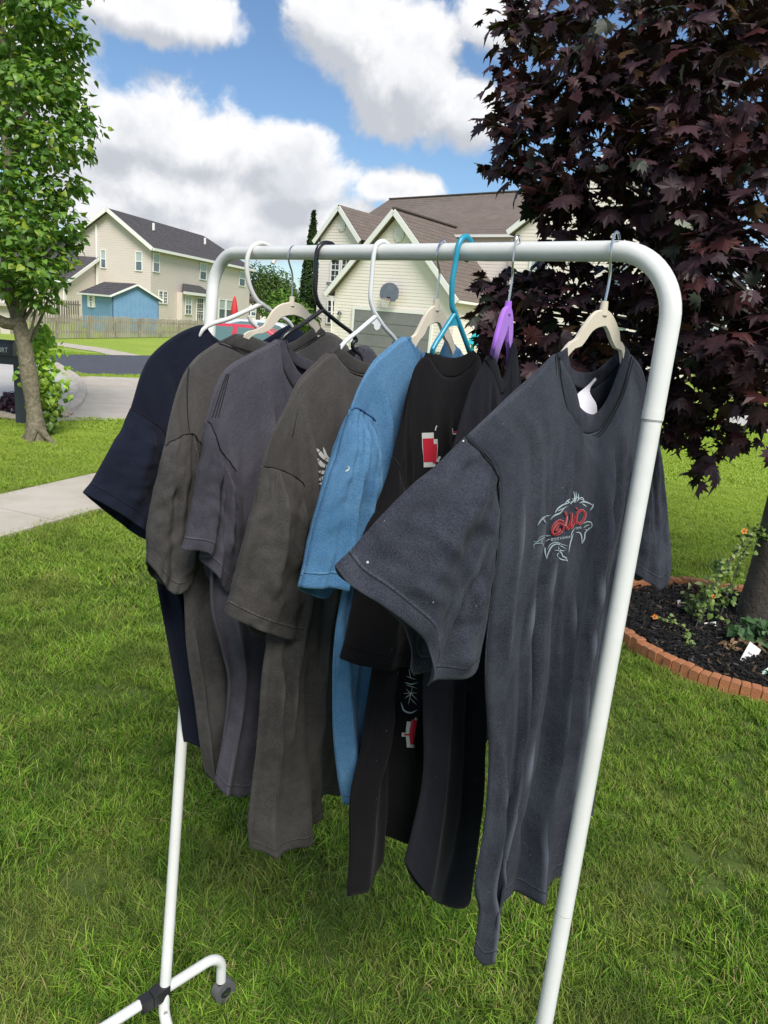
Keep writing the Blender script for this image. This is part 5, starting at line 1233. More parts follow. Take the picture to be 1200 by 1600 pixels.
plastic(HP[4], [(612, 402), (612, 390), (605, 381), (597, 377), (588, 383), (584, 399), (581, 433), (579, 465), (583, 484), (588, 493)],
        [[(588, 493), (560, 517), (535, 539), (.10, -.21, -.012), (.13, -.245, -.012)], [(588, 493), (602, 513), (619, 533), (-.11, -.21, -.012), (-.14, -.245, -.012)], [(.13, -.245, -.012), (0, -.25, -.012), (-.14, -.245, -.012)]],
        M_wpl, 'white plastic tube hanger with a small scalloped tab below its hook', web=[(577, 504), (588, 495), (600, 509), (594, 508), (592, 514), (587, 516), (584, 513), (583, 507)], r=.0038)
velvet(HP[5], [(696, 380), (695, 376), (691, 376), (684.5, 388), (683, 405), (686.7, 424.5), (685.6, 437), (682, 473)],
       [((679, 476.5), (681, 505)), ((669, 483), (676, 506)), ((661, 496), (667, 511)), ((654, 511), (661, 524)), ((648, 522), (655, 531)), ((642, 527), (650, 538)), ((.09, -.215, -.014), (.085, -.235, -.014))],
       [((685, 479), (684, 505)), ((693, 487), (687, 511)), ((697.5, 500), (690, 520)), ((700, 515), (693, 530)), ((706, 530), (700, 541)), ((-.11, -.22, -.012), (-.11, -.235, -.012))],
       M_cream, 'cream flocked hanger holding the bright blue shirt')
plastic(HP[6], [(728, 407), (735, 396), (737, 382), (732.6, 372.5), (727, 369.7), (720, 375), (715, 388), (711.6, 411.5), (707, 437.5), (706, 461), (707, 481), (711.6, 489.5)],
        [[(711, 489), (690, 522), (675, 549), (677, 570, -.014), (.08, -.24, -.014)], [(711, 489), (722, 518), (731, 543), (735, 560, -.012), (-.08, -.24, -.012)], [(.08, -.24, -.014), (0, -.245, -.014), (-.08, -.24, -.012)]],
        M_teal, 'teal plastic hanger with a filled web under its hook', web=[(711, 488), (698, 512), (705, 509), (714, 509), (721, 515)], r=.0041)
velvet(HP[7], [(813, 378), (811, 369), (807, 372), (803.7, 394), (801.5, 411.5), (800.4, 433), (794, 477)],
       [((789.6, 478.7), (791, 512)), ((784, 489.5), (789.8, 517)), ((779, 507), (787, 526)), ((773, 531), (781.5, 541)), ((769, 549, -.004), (777.7, 553, -.004)), ((764, 572, -.02), (772, 577, -.02))],
       [((796, 478.7), (792, 512)), ((799, 491.7), (791.5, 518)), ((799, 513), (791.3, 528)), ((798, 530), (792, 538)), ((796.5, 545, -.004), (793.5, 547, -.004)), ((798, 575, -.02), (794, 578, -.02))],
       M_purp, 'purple flocked hanger turned nearly edge on')
velvet(HP[8], [(968, 374), (967, 366), (963, 362), (958, 374), (954, 397), (953, 432), (944, 478)],
       [((939, 484), (941, 511)), ((930, 486), (932, 513)), ((919, 498), (922, 520)), ((907.5, 515), (913, 533)), ((900, 529), (905, 543)), ((886, 539), (889, 552)), ((.15, -.235, -.014), (.145, -.255, -.014))],
       [((949, 484), (944, 511)), ((957.5, 495), (949, 521)), ((965, 515), (953, 533)), ((966.5, 533), (960, 546)), ((973, 541), (970, 554)), ((-.09, -.225, -.012), (-.085, -.245, -.012))],
       M_cream, 'cream flocked hanger nearest the camera')

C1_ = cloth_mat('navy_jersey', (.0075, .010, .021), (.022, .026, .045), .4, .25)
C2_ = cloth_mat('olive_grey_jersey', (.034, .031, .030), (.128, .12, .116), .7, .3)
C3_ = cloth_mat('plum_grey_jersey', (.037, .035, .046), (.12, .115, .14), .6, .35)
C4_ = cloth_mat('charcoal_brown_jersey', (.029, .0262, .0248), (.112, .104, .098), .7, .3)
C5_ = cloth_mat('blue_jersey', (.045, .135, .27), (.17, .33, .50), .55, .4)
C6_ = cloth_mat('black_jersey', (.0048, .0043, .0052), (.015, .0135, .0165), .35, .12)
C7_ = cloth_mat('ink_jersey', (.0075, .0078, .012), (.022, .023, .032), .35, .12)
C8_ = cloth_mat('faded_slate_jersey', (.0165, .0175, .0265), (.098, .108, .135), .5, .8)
M_seam = mat('seam_thread', (.006, .006, .008), .9); M_seamb = mat('blue_seam_thread', (.02, .08, .2), .9); M_seamg = mat('grey_seam_thread', (.018, .017, .018), .9)
def far_sleeve(zt=-.20):
    return dict(top=[(-.185, zt - .20, 0), (-.20, zt - .1, 0), (-.175, zt, 0)], bottom=None)
def FS(a=-.17, z=-.2, off=0):
    return dict(top=[(a + .0, z - .20, off), (a - .01, z - .1, off), (a, z, off)], bot=[(a - .04, z - .30, off), (a - .11, z - .27, off), (a - .15, z - .22, off)], left=[(a - .02, z - .25, off)], right=[(a - .07, z - .10, off)], bulge=.015, folds=(), seed=3, back=dict(bulge=-.02))

# 1 navy
shirt('navy blue t-shirt with wide sleeve, farthest left on the rack', 402, 0, C1_,
      dict(top=[(205, 637), (216, 598), (230, 565), (246, 546), (270, 527), (297, 513), (320, 508), (333, 524), (360, 541), (390, 542), (415, 530), (440, 513), (457, 507), (476, 521), (500, 548)],
           bot=[(289, 1159, .05), (316, 1161, .04), (360, 1140, .02), (430, 1095), (480, 1070)], left=[(236, 700), (240, 800, .01), (243, 890, .02), (262, 1000, .04), (277, 1090, .05)], right=[(490, 700), (485, 900)], bulge=.008, seed=11, wr=.005,
           folds=[(.22, .02, .10, .7, .03, .010), (.35, .1, .25, .9, .04, -.012), (.1, .45, .12, 1, .03, .012)]),
      dict(bulge=-.03, folds=(), seed=12), [
      dict(top=[(204, 637, .01), (232, 655, .02), (256, 676, .015), (264, 720, .0)], bot=[(130, 769, .0), (180, 798, .01), (230, 833, .01), (248, 850, 0)], left=[(190, 668, .01), (170, 705, .01), (148, 742, 0)], right=[(264, 770), (256, 815)],
           bulge=.022, seed=13, wr=.005, folds=[(.3, .1, .45, .9, .10, .006), (.8, .2, .75, 1, .05, -.01)], back=dict(bulge=-.03, bot=[(130, 769, .0), (175, 805, -.02), (222, 840, -.02), (248, 850, 0)])), FS()], M_seam)
# 2 olive grey
pl2, o2, f2, b2, _ = shirt('dark olive grey t-shirt seen from behind with a raised collar, beside the navy one', 462, 0, C2_,
      dict(top=[(257, 697), (269, 640), (286, 588), (305, 560), (330, 541), (345, 535), (370, 545), (398, 553), (428, 557), (455, 551), (484, 534), (507, 519), (525, 524), (545, 545), (560, 600)],
           bot=[(322, 1208), (338, 1222), (375, 1213), (425, 1185), (470, 1160)], left=[(272, 780), (284, 880), (288, 930), (292, 1010), (304, 1100), (312, 1165)], right=[(560, 800), (520, 1000)], bulge=.02, seed=21, wr=.005,
           folds=[(.10, .0, .12, .35, .03, .008), (.3, .2, .2, .9, .05, .010), (.06, .5, .10, 1, .03, .010)]),
      dict(bulge=-.03, folds=(), seed=22), [
      dict(top=[(256, 697, .01), (276, 684, .02), (297, 676, .02), (315, 694, .01)], bot=[(230, 878, .0), (244, 900, .01), (266, 923, .01), (302, 903, .01)], left=[(243, 760, .01), (229, 830, .0)], right=[(322, 780), (316, 860)],
           bulge=.025, seed=23, wr=.007, folds=[(.65, .0, .70, .9, .07, .012), (.3, .3, .5, 1, .08, -.008)], back=dict(bulge=-.03, bot=[(230, 878, .0), (246, 905, -.02), (275, 922, -.02), (302, 903, .01)])), FS()], M_seamg)
strip('collar', pl2.C([(339, 535), (370, 545), (398, 553), (428, 557), (455, 551), (484, 534), (508, 518)]), pl2.C([(366, 521), (388, 524), (410, 532), (432, 538), (454, 535), (474, 523), (494, 506)]), C2_, o2, pl2.n * .0015)
strip('back_collar', pl2.C([(366, 521, 0), (392, 540, -.05), (432, 552, -.06), (470, 540, -.05), (494, 506, 0)]), pl2.C([(360, 530, 0), (392, 558, -.05), (432, 570, -.06), (470, 560, -.05), (500, 515, 0)]), C2_, o2, pl2.n * -.0015)
cord('seam', [p + pl2.n * .003 for p in pl2.C([(341, 536), (370, 546), (398, 554), (428, 558), (455, 552), (484, 535), (507, 520)])], M_seamg, o2, .0011)
cord('seam', [p + pl2.n * .004 for p in pl2.C([(293, 573), (291, 600), (291, 640), (294, 675)])], M_seamg, o2, .0011)
# 3 plum grey
pl3, o3, f3, b3, _ = shirt('plum grey t-shirt with a narrow folded sleeve, hanging from the black hanger', 508, 0, C3_,
      dict(top=[(322, 656), (333, 618), (346, 590), (360, 573), (390, 555), (418, 540), (434, 531), (441, 572), (459, 605), (485, 628), (520, 630), (550, 598), (568, 553), (576, 541), (590, 560), (606, 600), (615, 650)],
           bot=[(337, 1223), (346, 1235), (378, 1240), (388, 1224), (391, 1196, -.03), (415, 1196, -.05), (470, 1180, -.07)], left=[(335, 760), (330, 880), (331, 957), (347, 1020), (356, 1070), (347, 1157)], right=[(610, 800), (545, 1000)],
           bulge=.018, seed=31, wr=.006, folds=[(.26, .0, .16, .6, .018, .010), (.33, .0, .26, .5, .015, .008), (.40, .02, .33, .4, .014, .007), (.12, .1, .10, 1, .03, .010), (.05, .3, .05, .9, .02, -.010), (.33, .4, .42, 1, .03, -.016)]),
      dict(bulge=-.03, folds=(), seed=32, top=[(322, 656), (333, 618), (346, 590), (360, 573), (390, 555), (418, 540), (438, 530), (453, 560, -.03), (475, 574, -.04), (500, 580, -.045), (530, 570, -.04), (556, 545, -.02), (568, 541), (576, 541), (590, 560), (606, 600), (615, 650)]), [
      dict(top=[(321, 656, .01), (331, 664, .02), (341, 696, .025), (356, 719, .02), (371, 741, .01)], bot=[(283, 859, .0), (321, 861, .01), (320, 880, .0), (336, 904, .015), (354, 923, .01), (377, 903, 0)], left=[(312, 722, .01), (298, 795, .0)], right=[(381, 790), (388, 850)],
           bulge=.018, seed=33, wr=.006, folds=[(.30, .12, .36, 1, .05, -.030), (.55, .05, .6, .8, .05, .012)], back=dict(bulge=-.03, folds=(), bot=[(283, 859, .0), (325, 864, -.02), (335, 900, -.02), (352, 928, -.01), (377, 903, 0)])), FS()], M_seam)
strip('collar', pl3.C([(431, 535), (441, 573), (459, 606), (485, 629), (520, 631), (551, 599), (569, 555)]), pl3.C([(444, 528), (452, 555), (467, 582), (490, 604), (516, 605), (541, 581), (561, 541)]), C3_, o3, pl3.n * .0015)
strip('back_collar', pl3.C([(446, 530, -.005), (455, 548, -.03), (475, 559, -.04), (497, 566, -.045), (524, 560, -.04), (548, 545, -.02), (562, 540, -.005)]), pl3.C([(446, 540, -.005), (455, 565, -.03), (475, 578, -.04), (500, 585, -.045), (530, 575, -.04), (553, 556, -.02), (566, 550, -.005)]), C3_, o3, pl3.n * .0015)
cord('seam', [p + pl3.n * .003 for p in pl3.C([(431, 537), (441, 575), (459, 607), (485, 630), (520, 632)])], M_seam, o3, .0010)
bv3 = bvh_of(f3); ink('shoulder_stitching', bv3, [([(353 + d * .5, 584), (341 + d * .8, 618), (330 + d, 652)], 1.3) for d in (2, 6.5, 11)], M_seam, o3, taper=False)
# 4 charcoal brown, skeletal print
pl4, o4, f4, b4, _ = shirt('charcoal brown t-shirt seen from behind with a white bony print, on the white hanger', 597, 0, C4_,
      dict(top=[(409, 727), (424, 681), (445, 640), (466, 597), (494, 568), (518, 551), (531, 566), (548, 580), (576, 585), (603, 571), (622, 545), (640, 560), (654, 600), (662, 650)],
           bot=[(391, 1325), (427, 1331), (460, 1320), (484, 1300), (493, 1270), (496, 1238, -.03), (527, 1238, -.05), (575, 1222, -.07)], left=[(422, 800), (421, 900), (418, 1000), (410, 1057), (400, 1173), (387, 1275)], right=[(655, 800), (610, 1000)],
           bulge=.018, seed=41, wr=.006, folds=[(.26, .02, .20, .8, .022, .011), (.19, .04, .15, .5, .025, -.012), (.45, .05, .33, 1, .03, .009), (.10, .45, .14, 1, .03, .012), (.3, .5, .36, 1, .03, -.014)]),
      dict(bulge=-.035, folds=(), seed=42), [
      dict(top=[(408, 727, .01), (437, 733, .02), (462, 747, .02), (481, 765, .01)], bot=[(351, 958, .0), (393, 977, .01), (440, 991, .01), (475, 997, .005)], left=[(402, 762, .01), (390, 815, .01), (368, 896, .0)], right=[(481, 860), (478, 930)],
           bulge=.028, seed=43, wr=.008, folds=[(.25, .0, .4, .8, .07, .010), (.7, .1, .6, .6, .06, .008), (.92, .1, .9, 1, .05, .008)], back=dict(bulge=-.035, folds=(), bot=[(351, 958, .0), (398, 979, -.02), (414, 1002, -.03), (450, 1002, -.03), (475, 997, .005)])), FS()], M_seamg)
strip('collar', pl4.C([(514, 552), (528, 565), (547, 580), (576, 585), (603, 571), (624, 541)]), pl4.C([(531, 539), (541, 549), (556, 560), (578, 567), (598, 556), (615, 533)]), C4_, o4, pl4.n * .0015)
strip('back_collar', pl4.C([(531, 539, 0), (545, 566, -.04), (572, 582, -.06), (600, 566, -.04), (615, 533, 0)]), pl4.C([(525, 546, 0), (545, 582, -.04), (572, 598, -.06), (600, 582, -.04), (622, 543, 0)]), C4_, o4, pl4.n * -.0015)
cord('seam', [p + pl4.n * .003 for p in pl4.C([(516, 553), (530, 567), (548, 582), (576, 587), (603, 573), (622, 546)])], M_seam, o4, .0011)
cord('seam', [p + pl4.n * .003 for p in pl4.C([(466, 598), (480, 588), (505, 570), (519, 555)])], M_seamg, o4, .0008)
cord('seam', [p + pl4.n * .006 for p in pl4.C([(469, 612), (462, 640), (454, 680)])], M_seamg, o4, .0008)
M_inkw = mat('white_print', (.50, .50, .48), .7); M_inkg = mat('grey_print', (.34, .42, .44), .8); M_inkr = mat('red_print', (.42, .012, .03), .6); M_inkp = mat('pink_print', (.60, .17, .17), .7); M_inkd = mat('dark_red_print', (.10, .008, .012), .7); M_inkk = mat('black_print', (.006, .006, .007), .6)
bv4 = bvh_of(f4)
ink('bony_print', bv4, [([(656, 828), (690, 872), (740, 915)], 22), ([(694, 820), (712, 870), (745, 900)], 14), ([(655, 885), (690, 925), (738, 935)], 24), ([(662, 962), (700, 968), (735, 955)], 20), ([(665, 1012), (700, 1000), (728, 970)], 22), ([(668, 1040), (705, 1020), (730, 985)], 16),
     ([(690, 1068), (712, 1040), (728, 1005)], 16), ([(715, 935), (760, 945), (800, 930)], 10), ([(720, 960), (760, 970), (800, 980)], 12), ([(735, 890), (765, 900), (790, 890)], 12), ([(715, 1075), (730, 1040), (760, 1010)], 12)], M_inkw, o4, org=(320, 480), k=3.75)
# 5 blue
pl5, o5, f5, b5, _ = shirt('bright faded blue t-shirt in the middle of the rack', 697, 0, C5_,
      dict(top=[(547, 640), (560, 608), (575, 582), (590, 561), (612, 541), (635, 526), (650, 540), (657, 580), (673, 602), (695, 592), (708, 565), (718, 548), (728, 560), (737, 600), (742, 650)],
           bot=[(538, 1257), (550, 1250), (578, 1228), (622, 1185), (680, 1150)], left=[(566, 760), (548, 880), (533, 945), (524, 1000), (522, 1070), (522, 1140), (528, 1210)], right=[(730, 800), (700, 1000)],
           bulge=.018, seed=51, wr=.006, folds=[(.12, .05, .10, .6, .02, .009), (.20, .02, .16, .5, .02, .009), (.05, .5, .09, 1, .04, .012), (.25, .3, .2, 1, .04, -.012)]),
      dict(bulge=-.03, folds=(), seed=52, top=[(547, 640), (560, 608), (575, 582), (590, 561), (612, 541), (635, 526), (652, 540), (668, 562, -.03), (686, 566, -.04), (695, 540, -.03), (702, 530, -.02), (714, 540, -.01), (728, 560), (737, 600), (742, 650)]), [
      dict(top=[(546, 641, .01), (556, 637, .02), (572, 646, .02), (585, 658, .01)], bot=[(469, 917, .0), (503, 913, .02), (532, 908, .02), (560, 898, .01)], left=[(533, 682, .01), (512, 752, .01), (488, 830, .0)], right=[(581, 740), (573, 830)],
           bulge=.024, seed=53, wr=.006, folds=[(.32, .02, .42, 1, .05, .014), (.62, .04, .72, 1, .05, .014), (.5, .1, .57, 1, .04, -.012)], back=dict(bulge=-.035, folds=(), bot=[(469, 917, .0), (495, 936, -.02), (528, 944, -.03), (546, 926, -.02), (560, 898, .01)])), FS()], M_seamb)
strip('collar', pl5.C([(633, 527), (643, 560), (652, 592), (673, 610), (697, 600), (712, 570), (720, 548)]), pl5.C([(641, 526), (653, 545), (659, 578), (674, 594), (692, 585), (704, 558), (712, 541)]), C5_, o5, pl5.n * .0015)
strip('back_collar', pl5.C([(656, 548, -.01), (670, 556, -.03), (686, 560, -.04), (694, 530, -.04), (700, 527, -.03), (722, 557, -.01)]), pl5.C([(656, 566, -.01), (670, 574, -.03), (686, 580, -.04), (698, 575, -.04), (708, 570, -.03), (724, 575, -.01)]), C5_, o5, pl5.n * .0015)
bv5 = bvh_of(_[0]); ink('paint_fleck', bv5, [([(822, 962), (838, 955), (850, 938)], 9), ([(835, 934), (850, 938)], 5)], M_inkw, o5, org=(320, 480), k=3.75)
# 6 black with red lettering
pl6, o6, f6, b6, s6 = shirt('black t-shirt with red and white block print, hanging from the teal hanger', 728, 0, C6_,
      dict(top=[(614, 712), (628, 655), (641, 596), (654, 565), (667, 557), (677, 572), (690, 587), (712, 588), (733, 573), (744, 554), (755, 582), (768, 640), (778, 700)],
           bot=[(543, 1400), (573, 1367), (591, 1340), (597, 1311), (630, 1309), (665, 1303, -.02), (710, 1290, -.04)], left=[(607, 850), (590, 1000), (579, 1072), (569, 1133), (563, 1179), (549, 1235), (547, 1330)], right=[(775, 850), (745, 1050), (725, 1200)],
           bulge=.018, seed=61, wr=.005, folds=[(.20, .02, .14, .8, .02, .008), (.50, .05, .46, .8, .03, -.012), (.7, .05, .62, .8, .03, .010), (.12, .5, .08, 1, .04, .014), (.3, .5, .3, 1, .05, -.014)]),
      dict(bulge=-.03, folds=(), seed=62), [
      dict(top=[(613, 712, .01), (625, 735, .018), (634, 765, .018), (645, 800, .01)], bot=[(534, 1029, .0), (556, 1036, .01), (600, 1038, .015), (655, 1034, .01)], left=[(604, 750, .01), (590, 788, .01), (568, 840, .01), (552, 940, .0)], right=[(672, 900), (668, 980)],
           bulge=.02, seed=63, wr=.006, folds=[(.3, .1, .4, 1, .08, .008)], back=dict(bulge=-.03, folds=(), bot=[(534, 1029, .0), (558, 1046, -.02), (576, 1071, -.03), (615, 1067, -.03), (655, 1034, .01)])), FS(-.14)], M_seam)
strip('collar', pl6.C([(659, 563), (676, 574), (689, 588), (712, 589), (734, 574), (747, 557)]), pl6.C([(665, 551), (681, 553), (697, 558), (716, 558), (732, 551), (739, 547)]), C6_, o6, pl6.n * .0015)
cord('seam', [p + pl6.n * .003 for p in pl6.C([(661, 564), (677, 575), (690, 589), (712, 590), (733, 575)])], M_seam, o6, .0010)
bv6 = bvh_of(f6); s6k = dict(org=(620, 640), k=8.571)
ink('print_outline', bv6, [([(415, 310), (420, 480), (435, 640), (440, 770)], 158), ([(520, 395), (522, 520), (510, 700)], 52), ([(745, 250), (750, 300), (752, 325)], 8), ([(750, 325), (800, 325), (850, 325)], 16), ([(515, 280), (525, 240), (538, 215)], 14), ([(548, 700), (560, 660), (580, 628)], 30)], M_inkw, o6, taper=False, **s6k)
ink('print_red', bv6, [([(420, 385), (427, 540), (437, 700)], 145), ([(518, 460), (518, 560), (505, 720)], 46), ([(755, 300), (800, 300), (848, 300)], 18), ([(845, 300), (868, 220)], 8)], M_inkr, o6, lift=.0020, taper=False, **s6k)
b6k = dict(org=(500, 980), k=2.609)
ink('boot_print', bv6, [([(330, 305), (342, 338), (370, 349), (398, 336)], 6), ([(345, 225), (372, 232), (400, 225)], 4)], M_inkg, o6, **b6k)
ink('lace_print', bv6, [([(350, 250), (400, 300)], 2.4), ([(345, 290), (385, 262)], 2.4), ([(370, 210), (362, 170)], 2.2), ([(340, 270), (398, 268)], 2), ([(360, 315), (378, 240)], 2.2), ([(352, 200), (395, 215)], 2), ([(384, 200), (378, 165)], 2), ([(350, 235), (398, 250)], 2), ([(368, 290), (395, 318)], 2)], M_inkw, o6, **b6k)
ink('letter_outline', bv6, [([(366, 385), (362, 430), (366, 490)], 24), ([(333, 438), (350, 438), (385, 436)], 16), ([(360, 482), (388, 486)], 14), ([(395, 370), (380, 392)], 12)], M_inkw, o6, taper=False, **b6k)
ink('letter_red', bv6, [([(385, 378), (376, 430), (380, 478)], 24), ([(342, 438), (360, 438), (385, 438)], 7)], M_inkr, o6, lift=.0020, taper=False, **b6k)
# 7 ink blue, nearly edge on
pl7, o7, f7, b7, _ = shirt('ink dark t-shirt squeezed between the black and the slate one, on the purple hanger', 815, 0, C7_,
      dict(top=[(706, 705), (719, 655), (735, 612), (751, 580), (763, 556), (773, 580), (783, 606), (793, 580), (801, 538), (807, 550), (812, 590), (818, 650)],
           bot=[(633, 1345), (654, 1383), (677, 1405), (699, 1417), (721, 1407), (727, 1370), (725, 1290, -.02), (727, 1198, -.04), (745, 1178, -.05), (763, 1155, -.06)], left=[(700, 850), (672, 1000), (662, 1068), (661, 1210), (644, 1300)], right=[(815, 850), (795, 1000)],
           bulge=.012, seed=71, wr=.004, folds=[(.2, .05, .15, 1, .04, .010), (.4, .02, .35, 1, .04, -.012)]),
      dict(bulge=-.02, folds=(), seed=72), [
      dict(top=[(706, 705, .0), (730, 740, .01), (748, 790, .005)], bot=[(668, 1046, .0), (702, 1070, .005), (730, 1079, .005), (758, 1070, .0)], left=[(694, 850, .0), (680, 960, .0)], right=[(762, 900), (762, 1000)],
           bulge=.012, seed=73, wr=.004, folds=(), back=dict(bulge=-.02)), FS(-.10)], M_seam)
strip('collar', pl7.C([(757, 562), (771, 592), (783, 616), (796, 592), (808, 552)]), pl7.C([(767, 549), (777, 571), (784, 592), (792, 568), (800, 532)]), C7_, o7, pl7.n * .0015)
# 8 slate, nearest
pl8, o8, f8, b8, s8 = shirt('faded slate grey t-shirt with a small red and grey chest emblem, nearest the camera', 972, -12, C8_,
      dict(top=[(728, 683), (755, 657), (790, 625), (825, 594), (850, 570), (868, 553), (872, 594), (880, 634), (893, 661), (907, 675), (922, 677), (937, 667), (966, 614), (982, 554), (992, 560), (1003, 577), (1009, 597)],
           bot=[(742, 1490), (751, 1503), (762, 1480), (768, 1400), (790, 1387), (826, 1383), (863, 1345), (867, 1300, -.02), (873, 1262, -.045), (900, 1263, -.06), (927, 1273, -.08)],
           left=[(777, 740), (777, 850), (765, 950), (759, 1060), (765, 1180), (757, 1290), (741, 1385), (748, 1425)], right=[(1013, 690, -.01), (988, 850, -.03), (955, 1050, -.055), (936, 1180, -.07)],
           bulge=.020, seed=81, wr=.0045, hemflare=.005,
           folds=[(.17, .03, .20, .97, .020, .012), (.08, .08, .10, .45, .018, .007), (.30, .10, .31, .9, .018, .009), (.24, .1, .26, .9, .022, -.009), (.46, .30, .43, 1, .022, .011), (.60, .10, .55, 1, .024, .014), (.68, .05, .66, 1, .035, -.016), (.80, .1, .84, 1, .03, .010), (.38, .35, .37, 1, .03, -.010), (.05, .5, .09, 1, .02, .010)]),
      dict(bulge=-.035, folds=[(.5, .1, .5, 1, .05, -.01)], seed=82, top=[(728, 683), (755, 657), (790, 625), (825, 594), (850, 570), (868, 553), (884, 562, -.012), (892, 597, -.03), (909, 608, -.04), (936, 601, -.04), (956, 580, -.03), (974, 553, -.012), (983, 553), (992, 560), (1003, 577), (1009, 597)]), [
      dict(top=[(726, 683, .008), (748, 704, .018), (767, 737, .022), (776, 785, .018), (773, 850, .01)], bot=[(524, 883, .0), (541, 908, .01), (590, 940, .015), (633, 974, .015), (652, 996, .015), (658, 1026, .01), (661, 1066, .005), (690, 1059, .01), (738, 1046, .01), (747, 1033, .005)],
           left=[(690, 718, .006), (640, 762, .006), (590, 812, .003), (555, 850, .0)], right=[(768, 910, .005), (761, 965, .005)], bulge=.020, seed=83, wr=.009,
           folds=[(.25, .05, .35, .9, .08, .009), (.55, .0, .55, .6, .06, .010), (.75, .35, .85, .95, .05, .010), (.62, .5, .75, 1, .05, -.012)], back=dict(bulge=-.03, folds=())),
      dict(top=[(1000, 700, -.02), (1006, 650, -.01), (1010, 597, -.005)], bot=[(984, 892, -.01), (1003, 906, .0), (1021, 917, .0), (1036, 900, .0), (1048, 881, .0)], left=[(992, 780, -.02)], right=[(1022, 655, 0), (1031, 720, 0), (1041, 800, 0)], bulge=.015, seed=84, wr=.005, folds=(), back=dict(bulge=-.03))], M_seam)
strip('collar', pl8.C([(869, 552), (872, 594), (880, 635), (893, 662), (907, 676), (922, 678), (937, 668), (966.6, 614.5), (983, 554)]), pl8.C([(887, 541), (889, 587), (896, 618), (906, 637), (919, 646), (932, 644), (950, 618), (969, 566), (974, 540)]), C8_, o8, pl8.n * .0022, n=90)
strip('back_collar', pl8.C([(886, 552, -.008), (890, 573, -.028), (903, 581, -.038), (929, 579, -.04), (955, 558, -.028), (972, 546, -.008)]), pl8.C([(886, 570, -.008), (892, 597, -.03), (909, 608, -.04), (936, 601, -.042), (956, 580, -.03), (975, 555, -.008)]), C8_, o8, pl8.n * .001, n=70)
cord('seam', [p + pl8.n * .0035 for p in pl8.C([(868, 553), (871, 594), (879, 636), (892, 664), (906, 678), (922, 680), (938, 670), (968, 615), (984, 556)])], M_seam, o8, .0010, 90)
cord('seam', [p + pl8.n * .0035 for p in pl8.C([(865, 555), (867, 595), (875, 639), (889, 668), (905, 682), (923, 684), (941, 673), (971, 617), (987, 560)])], M_seam, o8, .0007, 90)
lb = MB(); A = pl8.C([(930, 590, -.034), (914, 605, -.030), (899, 622, -.022), (896, 640, -.014)]); B = pl8.C([(932, 593, -.034), (922, 612, -.028), (931, 632, -.020), (934, 650, -.014)]); A, B = crom(A, 16), crom(B, 16)
for i in range(15):
    w = pl8.n * .0012 * math.sin(i * .5); lb.add([A[i] + w, B[i] - w, B[i + 1] - w, A[i + 1] + w], [(0, 1, 2, 3)])
lb.build('care_label', mat('white_satin', (.72, .70, .76), .4), o8, True)
bv8 = bvh_of(f8); L8 = dict(org=(800, 740), k=7.5)
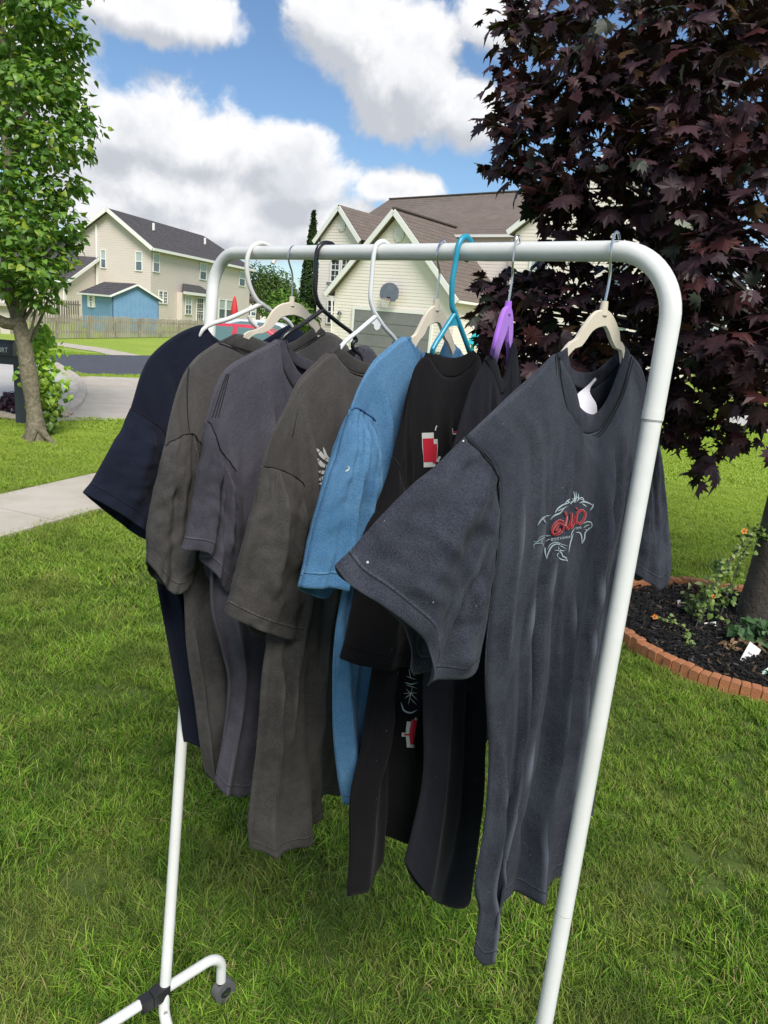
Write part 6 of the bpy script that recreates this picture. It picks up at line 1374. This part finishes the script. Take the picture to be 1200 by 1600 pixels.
ink('tribal_print', bv8, [([(300, 608), (345, 540), (400, 500), (452, 487)], 18), ([(365, 520), (385, 560), (405, 590)], 14), ([(360, 535), (355, 520), (362, 505)], 10), ([(445, 545), (500, 490), (560, 465), (620, 400)], 16), ([(500, 465), (540, 410), (600, 365), (660, 345), (700, 320)], 16), ([(535, 440), (600, 410), (650, 380)], 12),
      ([(620, 350), (650, 320), (690, 290)], 12), ([(640, 310), (670, 335), (700, 360)], 12), ([(680, 360), (720, 320), (760, 300)], 14), ([(730, 345), (735, 270), (722, 205)], 14), ([(745, 340), (752, 270), (750, 210)], 12), ([(765, 330), (780, 290), (775, 230)], 12), ([(770, 310), (820, 280), (850, 320)], 12), ([(700, 300), (745, 290), (790, 260)], 12),
      ([(790, 345), (840, 330), (900, 345), (960, 380)], 16), ([(820, 350), (850, 370), (880, 390)], 11), ([(955, 350), (945, 390), (912, 434)], 14), ([(800, 300), (835, 310), (850, 335)], 9),
      ([(250, 798), (290, 800), (340, 770), (400, 735), (455, 725)], 13), ([(248, 858), (265, 825), (320, 815), (370, 820)], 12), ([(300, 780), (340, 740), (400, 725), (450, 730)], 8), ([(360, 830), (385, 870), (390, 930), (410, 1005)], 16), ([(405, 1005), (430, 920), (470, 850), (530, 825), (580, 850), (640, 885)], 16), ([(390, 800), (430, 770), (455, 780)], 8),
      ([(370, 770), (345, 800), (372, 835)], 10), ([(415, 890), (450, 830), (520, 805), (590, 830), (660, 850)], 10), ([(545, 850), (555, 890), (600, 905), (625, 895)], 12), ([(500, 900), (540, 900), (580, 930), (600, 975), (650, 980)], 13), ([(535, 975), (580, 1005), (630, 1015), (655, 1030)], 12), ([(560, 920), (530, 955), (560, 990)], 9), ([(600, 960), (640, 1000), (655, 1035)], 10),
      ([(745, 690), (790, 690), (815, 730), (820, 825)], 13), ([(818, 825), (850, 760), (860, 690), (930, 630)], 14), ([(830, 590), (880, 565), (930, 575), (935, 625), (900, 640)], 12), ([(840, 640), (870, 610), (920, 600)], 9), ([(850, 650), (885, 660), (905, 630)], 8), ([(720, 700), (700, 760), (680, 830), (665, 930)], 12), ([(735, 640), (700, 700), (690, 760)], 10)], M_inkg, o8, **L8)
glyphs = [([(608, 570), (555, 552), (500, 600), (470, 668), (485, 712), (535, 708), (592, 660), (600, 610), (560, 590), (520, 630), (512, 670), (545, 668), (560, 640)], 30), ([(618, 442), (640, 520), (628, 610), (655, 648), (690, 560), (700, 460)], 30), ([(700, 470), (690, 560), (690, 640), (722, 590), (745, 500)], 26), ([(742, 400), (770, 425)], 20), ([(768, 450), (752, 530), (748, 595)], 26), ([(770, 455), (820, 430), (858, 470), (840, 540), (790, 590), (765, 570)], 28)]
ink('lettering_outline', bv8, glyphs, M_inkp, o8, lift=.0016, taper=False, **L8)
ink('lettering', bv8, [(p, w * .66) for p, w in glyphs], M_inkd, o8, lift=.0022, taper=False, **L8)
ink('lettering_core', bv8, [(p, w * .25) for p, w in glyphs], M_inkr, o8, lift=.0028, taper=False, **L8)
tiny = []
for k, x in enumerate([462, 475, 492, 510, 528, 545, 568, 585, 602, 620, 638, 655, 672, 750, 768, 786, 804]):
    y = 775 - (x - 460) * .16 if x < 700 else 640 - (x - 750) * .15
    hgt_ = 34 if x < 560 else 24
    tiny += [([(x, y - hgt_ / 2), (x, y + hgt_ / 2)], 5), ([(x, y - hgt_ / 2), (x + 9, y - hgt_ / 2 + (4 if k % 2 else 12))], 4), ([(x, y + (hgt_ / 2 if k % 3 else 0)), (x + 9, y + (hgt_ / 2 if k % 3 else 2))], 4)]
ink('small_lettering', bv8, tiny, M_inkg, o8, lift=.0016, taper=False, **L8)
bvs = bvh_of(s8[0]); ink('lint', bvs, [([(573, 877), (576, 880)], 4), ([(676, 940), (678, 942)], 2), ([(723, 688), (725, 690)], 3)], M_inkw, o8)
